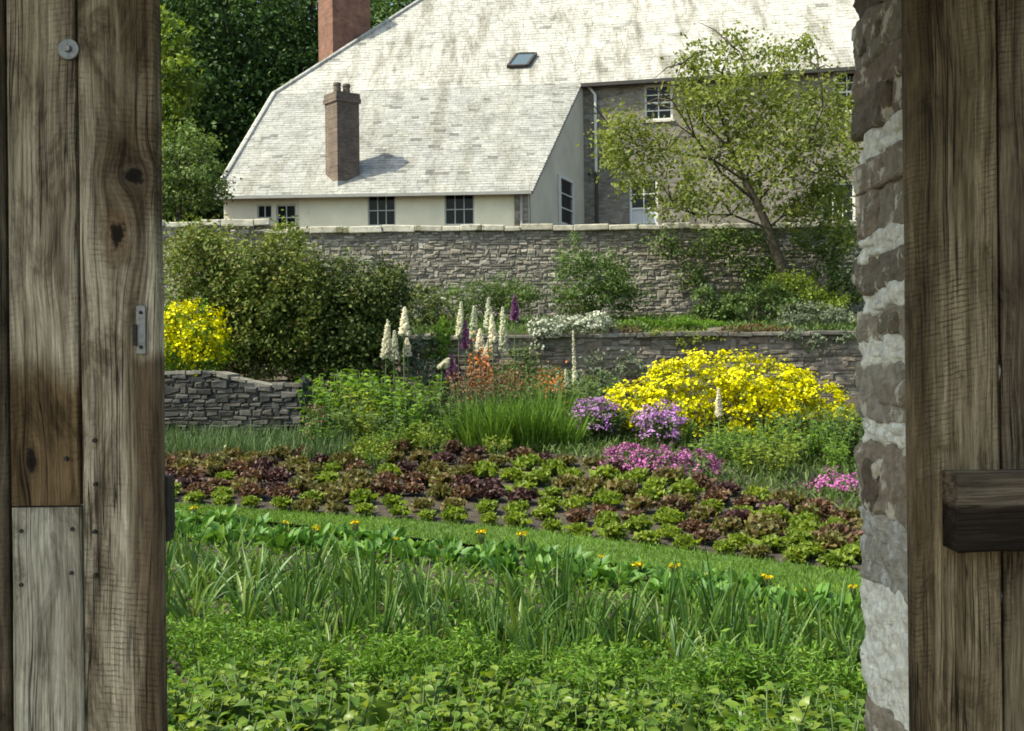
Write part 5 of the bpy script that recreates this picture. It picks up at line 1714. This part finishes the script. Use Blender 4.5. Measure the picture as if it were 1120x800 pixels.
def board(parent, name, px0, px1, zt, zb, ycen, th, mat, label=None, jag=0.0):
    """one oak board, built about its own middle; px measured at the photograph's mid height"""
    d = ycen - th / 2
    x0 = P(px0, 400, d).x; x1 = P(px1, 400, d).x
    w = x1 - x0; c = Vector(((x0 + x1) / 2, ycen, (zt + zb) / 2)); h = zt - zb
    n = 40
    V, Fq = [], []
    for i in range(n + 1):
        z = -h / 2 + h * i / n
        jl = mnoise.noise(Vector((px0 * .1, z * 2.2, 1))) * 0.0022; jr = mnoise.noise(Vector((px1 * .1, z * 2.2, 9))) * 0.0022 + mnoise.noise(Vector((px1, z * 9, 4))) * jag
        jf = mnoise.noise(Vector((px0 * .3, z * 1.1, 4))) * 0.003
        ch = 0.004
        for (x, y) in ((-w / 2 + jl + ch, -th / 2 + jf), (w / 2 + jr - ch, -th / 2 + jf), (w / 2 + jr, -th / 2 + jf + ch), (w / 2 + jr, th / 2), (-w / 2 + jl, th / 2), (-w / 2 + jl, -th / 2 + jf + ch)):
            V.append((x, y, z))
    for i in range(n):
        for k in range(6):
            a, b = i * 6 + k, i * 6 + (k + 1) % 6
            Fq.append((a, b, b + 6, a + 6))
    b = n * 6
    Fq += [(0, 5, 4, 3), (3, 2, 1, 0), (b, b + 1, b + 2, b + 3), (b + 3, b + 4, b + 5, b)]
    o = link(name, mesh(name, V, Fq, mat=mat), parent)
    pl_ = parent.location
    o.location = c - pl_
    if label: o["label"] = label
    return o


def zat(py, d): return CAMZ + (400 - py) * d / F
YL = 2.78
LD = thing("gate_door", "weathered oak gate door on the left with a knot and a metal latch plate", "gate", (-1.1, YL, 0.05))
zc = (ZT + ZB) / 2
rel = lambda py: zat(py, 2.75) - zc
# narrow outer board, two boards butted at y=550, broad inner board
wA = woodmat("oak_outer", (0.16, 0.13, 0.09), (0.09, 0.068, 0.045), (0.03, 0.022, 0.015), 1)
board(LD, "plank", -70, 7.5, ZT, ZB, YL, 0.05, wA)
zj = zat(549, 2.75); zu = (ZT + zj) / 2; zl = (zj + ZB) / 2
ru = lambda py: zat(py, 2.75) - zu
wB = woodmat("oak_upper", lt, md_, dk_, 2, stain=[(-.2, .2, ru(580), ru(400), .06, .95, (0.36, 0.27, 0.17)), (-.1, .03, ru(120), ru(-60), .05, .5, (0.6, 0.56, 0.5))],
             knots=[(-.03, ru(500), .02, .05, (0.12, 0.075, 0.04))], saw=0.75, sawrot=0.16)
board(LD, "plank", 10.5, 84.5, ZT, zj + 0.002, YL - 0.004, 0.045, wB, "upper board stained dark brown at its foot")
wC = woodmat("oak_lower", (0.62, 0.585, 0.48), (0.48, 0.445, 0.355), (0.23, 0.20, 0.15), 3, saw=0.15)
board(LD, "plank", 10.5, 86.5, zj - 0.002, ZB, YL - 0.008, 0.05, wC, "paler short replacement board at the bottom")
wD = woodmat("oak_inner", lt, md_, dk_, 4, stain=[(0.036, .3, -2, rel(385), .02, .92, (0.27, 0.21, 0.165)), (-0.03, .3, rel(232), rel(130), .05, .85, (0.36, 0.29, 0.22)), (0.0, .3, rel(140), 2, .06, .75, (0.45, 0.38, 0.3)), (-.2, .3, rel(60), 2, .06, .4, (0.6, 0.54, 0.46))],
             knots=[(-0.002, rel(256), .042, .075, (0.22, 0.13, 0.065)), (0.04, rel(188), .04, .035, (0.13, 0.1, 0.07))], saw=1.0, sawrot=-0.1)
board(LD, "plank", 88.5, 172, ZT, ZB, YL, 0.055, wD, "broad inner board with a large knot", jag=0.002)
def bl(o_, world): o_.location = world - LD.location
# washer and coach bolt
wp = P(75, 54, 2.745)
mb = MB(); mb.cyl((0, 0.004, 0), (0, -0.003, 0), 0.025, 0.024, 28)
wsh = link("washer", mb.mesh("washer", M_ZINC), LD); bl(wsh, wp); bevel(wsh, 0.001)
mb = MB(); mb.cyl((0, -0.003, 0), (0, -0.012, 0), 0.0095, 0.008, 6)
bt = link("bolt", mb.mesh("bolt", M_ZINC), wsh); bevel(bt, 0.001)
# nails
for k, (nx_, ny_) in enumerate([(23, 581), (79, 579), (78, 627), (23, 640), (103, 482), (104, 530), (103, 582), (104, 630), (72, 502)]):
    q = P(nx_, ny_, 2.745)
    mb = MB(); mb.cyl((0, 0.006, 0), (0, -0.0025, 0), 0.0055, 0.0045, 10)
    bl(link("nail", mb.mesh("nail", M_IRON), LD), q)
# latch plate
q = P(154.5, 361, 2.745)
mb = MB(); mb.box((0, 0, 0), 0.021, 0.006, 0.112)
lp = link("latch_plate", mb.mesh("latch_plate", M_ZINC), LD); bl(lp, q); bevel(lp, 0.0015)
for s in (-1, 1):
    mb = MB(); mb.cyl((0, -.003, s * .04), (0, -.006, s * .04), 0.0045, 0.004, 10)
    link("screw", mb.mesh("screw", M_IRON), lp)
mb = MB(); mb.box((-0.013, -0.004, -.012), 0.008, 0.012, 0.05)
link("latch_bolt", mb.mesh("latch_bolt", M_IRON), lp)
# dark catch behind the door edge
q = P(176, 556, 2.84)
mb = MB(); mb.box((0, 0, 0), 0.05, 0.05, 0.155); mb.box((0.012, 0.01, 0.0), 0.03, 0.035, 0.12)
ct = link("catch_block", mb.mesh("catch_block", M_IRON), LD); bl(ct, q); bevel(ct, 0.004)
# ledges on the back of the left door
mb = MB()
for z in (0.45, 1.55, 2.75): mb.box((-1.3 + 1.1, 0.05, z - 0.05), 0.85, 0.04, 0.16)
link("ledge", mb.mesh("ledge", wA), LD)

YR = 2.98
RD = thing("gate_door", "dark weathered oak gate door on the right with a thick ledge", "gate", (1.3, YR, 0.05))
rr = lambda py: zat(py, 2.95) - zc
brn, brm, brd = (0.46, 0.375, 0.24), (0.28, 0.215, 0.132), (0.085, 0.061, 0.037)
wE = woodmat("oak_right", brn, brm, brd, 6, stain=[(-.3, -0.055, -2, 2, .014, .8, (0.36, 0.32, 0.27)), (-.3, .3, rr(175), 2, .06, .55, (0.5, 0.47, 0.42))], saw=0.9, sawrot=0.22)
board(RD, "plank", 998, 1093, ZT, ZB, YR, 0.055, wE, "left board of the right door, dark along its edge")
wF = woodmat("oak_right_outer", (0.28, 0.225, 0.15), (0.17, 0.13, 0.085), (0.06, 0.044, 0.028), 7, saw=0.7, sawrot=0.15)
board(RD, "plank", 1096, 1210, ZT, ZB, YR + .006, 0.05, wF)
wG = woodmat("oak_ledge", (0.24, 0.2, 0.145), (0.12, 0.093, 0.065), (0.04, 0.03, 0.02), 8, saw=0.2, horiz=True, stain=[(-.6, .6, -.3, 0.015, .008, .95, (0.13, 0.11, 0.1))])
l0, l1 = P(1047, 560, 2.85), P(1250, 560, 2.85)
zt_, zb_ = zat(523, 2.86), zat(608, 2.86)
def ledge(zt_, zb_):
    n = 30; V = []; Fq = []
    w = l1.x - l0.x
    for i in range(n + 1):
        x = -w / 2 + w * i / n
        j1 = mnoise.noise(Vector((x * 6, 1, zt_))) * .004; j2 = mnoise.noise(Vector((x * 6, 5, zt_))) * .005; j3 = mnoise.noise(Vector((x * 5, 9, zt_))) * .004
        h = (zt_ - zb_) / 2
        for (y, z) in ((0.05, -h), (-.05 + j3, -h + j2), (-.056 + j3, -h + j2 + .006), (-.056 + j3, h + j1 - .008), (-.048 + j3, h + j1), (0.05, h)):
            V.append((x, y, z))
    for i in range(n):
        for k in range(6):
            a, b = i * 6 + k, i * 6 + (k + 1) % 6
            Fq.append((a, b, b + 6, a + 6))
    Fq += [(0, 1, 2, 3), (3, 4, 5, 0), (n * 6 + 3, n * 6 + 2, n * 6 + 1, n * 6), (n * 6, n * 6 + 5, n * 6 + 4, n * 6 + 3)]
    o = link("ledge", mesh("ledge", V, Fq, mat=wG), RD)
    o.location = Vector(((l0.x + l1.x) / 2, YR - 0.027 - 0.05 - .004, (zt_ + zb_) / 2)) - RD.location
    return o
ledge(zt_, zb_)
ledge(3.09, 2.97)
ledge(0.5, 0.34)
